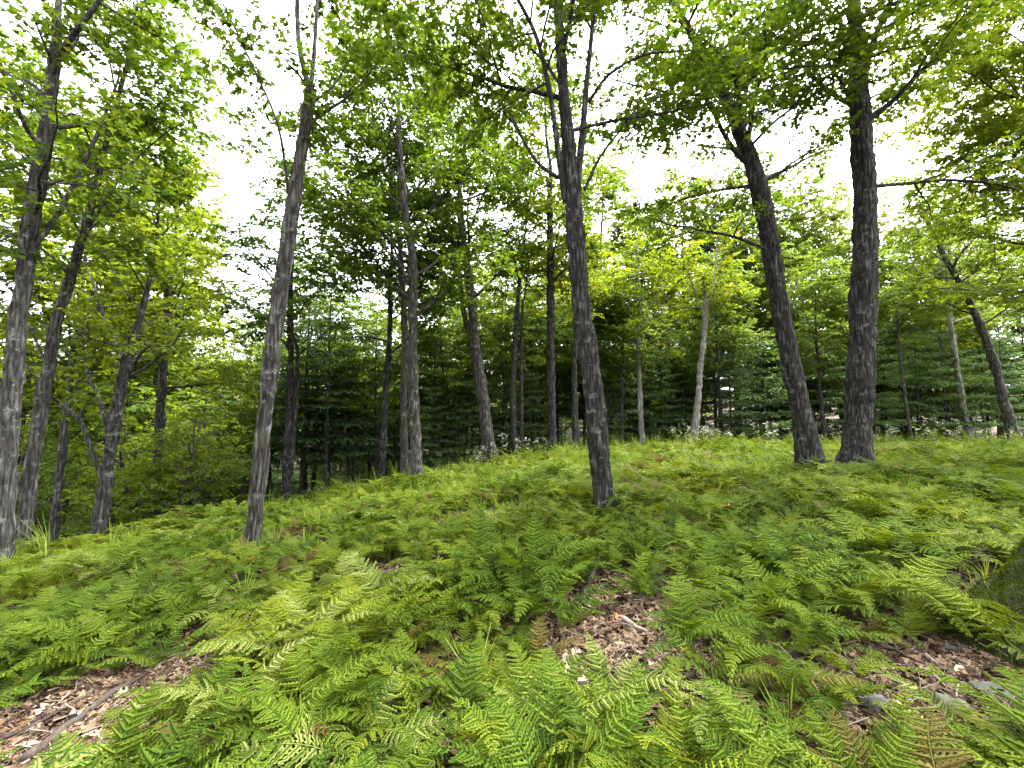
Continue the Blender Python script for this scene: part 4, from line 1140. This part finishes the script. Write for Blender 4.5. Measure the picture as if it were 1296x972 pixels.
scatter('leaf_litter', 'brown dead leaf litter strewn between the ferns', P, R_, S_, I_, [dead_leaf(k, 'litter') for k in range(4)] + [twig_bit(1), twig_bit(2)], 'leaf litter')

LEAFS = {}
def fallen(px, py, mat, s, word, where, up=.03, tilt=.3):
    p = pix_ground(px, py)
    key = (mat, random.randint(0, 3))
    if key not in LEAFS: LEAFS[key] = dead_leaf(40 + key[1], mat)
    o = link('fallen_leaf', LEAFS[key], loc=(p[0], p[1], p[2] + up), rot=(random.gauss(0, tilt), random.gauss(0, tilt), random.uniform(0, 6.28)), scale=s)
    tag(o, '%s fallen leaf %s' % (word, where), 'leaf', 'fallen leaves %s' % where)
A_, B_, C_ = 'on the bare strip with the dark rotten branch', 'on the litter patch below the lone ridged trunk', 'among the grey stones by the mossy trunk'
for px, py, m, w in [(97, 913, 'leaf_cream', 'cream'), (185, 898, 'leaf_cream', 'cream'), (165, 903, 'leaf_tan', 'tan'), (55, 905, 'leaf_tan', 'tan'), (35, 950, 'leaf_tan', 'tan'), (150, 885, 'leaf_cream', 'cream'), (110, 940, 'leaf_tan', 'tan'), (168, 945, 'leaf_gold', 'golden'), (20, 925, 'leaf_rust', 'rusty')]:
    fallen(px, py, m, 1.0, w, A_)
for px, py, m, w in [(749, 795, 'leaf_cream', 'cream'), (716, 839, 'leaf_cream', 'cream'), (731, 834, 'leaf_tan', 'tan'), (868, 829, 'leaf_rust', 'rusty'), (800, 863, 'leaf_gold', 'golden'), (815, 868, 'leaf_tan', 'tan'), (740, 775, 'leaf_tan', 'tan'), (785, 788, 'leaf_rust', 'rusty'), (830, 850, 'leaf_tan', 'tan'), (720, 852, 'leaf_tan', 'tan'), (855, 870, 'leaf_cream', 'cream')]:
    fallen(px, py, m, .95, w, B_)
for px, py, m, w in [(1165, 862, 'leaf_rust', 'rusty'), (1152, 877, 'leaf_gold', 'golden'), (1192, 936, 'leaf_gold', 'golden'), (1215, 855, 'leaf_tan', 'tan'), (1140, 905, 'leaf_tan', 'tan'), (1170, 920, 'leaf_tan', 'tan'), (1240, 865, 'leaf_rust', 'rusty')]:
    fallen(px, py, m, .95, w, C_)
fallen(922, 672, 'leaf_orange', 1.25, 'vivid orange', 'caught on the ferns beyond the lone ridged trunk', .30)
fallen(928, 678, 'leaf_cream', .8, 'white', 'caught on the ferns beyond the lone ridged trunk', .27)
fallen(512, 915, 'leaf_rust', .9, 'curled rusty', 'caught in the thick fern bed between the litter patches', .22, .8)
fallen(738, 905, 'leaf_tan', .8, 'tan', 'caught on a frond below the litter patch', .2)
fallen(440, 748, 'leaf_orange', 1.0, 'orange', 'in a gap of the ferns above the thick bed', .1)
fallen(318, 728, 'leaf_orange', 1.1, 'orange', 'at the foot of the lone grey-barked tree', .2)

def stick(name, label, pts, r, mat, up=.02, seed=0, knots=0):
    rng = np.random.default_rng(seed)
    P = []
    for q in pts:
        p = pix_ground(q[0], q[1]); p = p + UP * (up + (q[2] if len(q) > 2 else 0)); P.append(p)
    P = np.array(P); base = P[0].copy()
    R = np.linspace(r, r * .45, len(P))
    P2, R2 = resample(P - base, R, .035)
    P2 = P2 + rng.normal(0, r * .18, P2.shape)
    a = Acc(); tube(a, P2, R2, 8, bark_disp(rng, P2, R2, 8, r * .5, .06) * (.12 / max(r, .01)) * .3)
    n = len(P2) * 8
    V = np.vstack([P2[0], P2[-1]])
    a.v.append(V.astype(np.float32)); k = a.n; a.n += 2
    a.t.append(np.array([(k, (j + 1) % 8, j) for j in range(8)] + [(k + 1, n - 8 + j, n - 8 + (j + 1) % 8) for j in range(8)], np.int32))
    o = link(name, a.mesh(name, M[mat], True), loc=base)
    tag(o, label, 'stick')
stick('fallen_branch', 'dark rotten branch lying on the bare litter strip', [(30, 972), (70, 940), (110, 908), (145, 882), (180, 862)], .032, 'stick', up=.04, seed=1)
stick('fallen_branch', 'thin dark twig crossing the bare litter strip beside the rotten branch', [(0, 945), (60, 915), (120, 880)], .012, 'stick', up=.035, seed=2)
stick('fallen_branch', 'dark broken stick at the rim of the bare litter strip', [(150, 968), (175, 958), (205, 950)], .02, 'stick', up=.035, seed=3)
stick('fallen_branch', 'leaning grey stub of wood at the top of the litter patch', [(738, 757, 0), (748, 740, .05), (763, 712, .09)], .04, 'stick', seed=4)
stick('fallen_branch', 'pale peeled stick lying across the litter patch', [(788, 788), (802, 797), (820, 806)], .02, 'stick_pale', up=.04, seed=5)
stick('fallen_branch', 'thin pale twig in the ferns beside the litter patch', [(683, 834, .02), (692, 852, .06), (702, 868, .1)], .006, 'stick_pale', seed=6)
stick('fallen_branch', 'pale straight twig on the ground beside the grey stones', [(1150, 880), (1185, 905), (1225, 935)], .006, 'stick_pale', seed=7)
stick('fallen_branch', 'short pale forked twig before the grey stones', [(1140, 912), (1160, 905), (1172, 898)], .008, 'stick_pale', seed=8)
stick('fallen_branch', 'grey twig stretched under the ferns towards the stones', [(905, 862, .02), (945, 875, .02), (985, 890, .02)], .008, 'stick', seed=9)
stick('fallen_branch', 'pale long twig propped in the ferns between litter patch and stones', [(970, 834, .1), (990, 848, .12), (1006, 862, .1)], .006, 'stick_pale', seed=10)

def stone(label, px, py, sx, sy, sz, mat, rz, seed, sink=.40):
    rng = np.random.default_rng(seed); p = pix_ground(px, py)
    nu, nv = 16, 10
    V = []
    ph = rng.uniform(0, 6.28, 8)
    for i in range(nv + 1):
        la = -math.pi / 2 + math.pi * i / nv
        for j in range(nu):
            lo = 2 * math.pi * j / nu
            v = np.array([math.cos(la) * math.cos(lo), math.cos(la) * math.sin(lo), math.sin(la)])
            v = np.sign(v) * np.abs(v) ** .75
            k = 1 + .10 * math.sin(3 * v[0] + ph[0]) + .1 * math.sin(4 * v[1] + ph[1]) + .08 * math.sin(7 * v[2] + 5 * v[0] + ph[2]) + rng.normal(0, .012)
            V.append(v * k * np.array([sx, sy, sz]))
    q = [(i * nu + j, i * nu + (j + 1) % nu, (i + 1) * nu + (j + 1) % nu, (i + 1) * nu + j) for i in range(nv) for j in range(nu)]
    a = Acc(); a.quads(V, q)
    o = link('stone', a.mesh('stone', M[mat], False), loc=(p[0], p[1], p[2] + sz * (1 - 2 * sink)), rot=(rng.normal(0, .1), rng.normal(0, .1), rz))
    tag(o, label, 'stone')
stone('flat grey slab of stone below the mossy root', 1255, 880, .17, .07, .04, 'stone', -.25, 1)
stone('rounded mossy pale stone between slab and leaf litter', 1203, 898, .10, .06, .05, 'stone_moss', -.5, 2)
stone('squat dark grey stone in the ferns beside the litter', 1108, 897, .08, .06, .045, 'stone', .3, 3)
stone('small flat pale stone under the edge of the mossy root', 1210, 822, .09, .05, .02, 'stone', .1, 4)
stone('low white stone sliver beside the rounded mossy stone', 1208, 920, .07, .035, .02, 'stone_moss', -.3, 5)
stone('small grey stone lying on the litter patch below the ridged trunk', 850, 855, .06, .04, .025, 'stone', .4, 6)
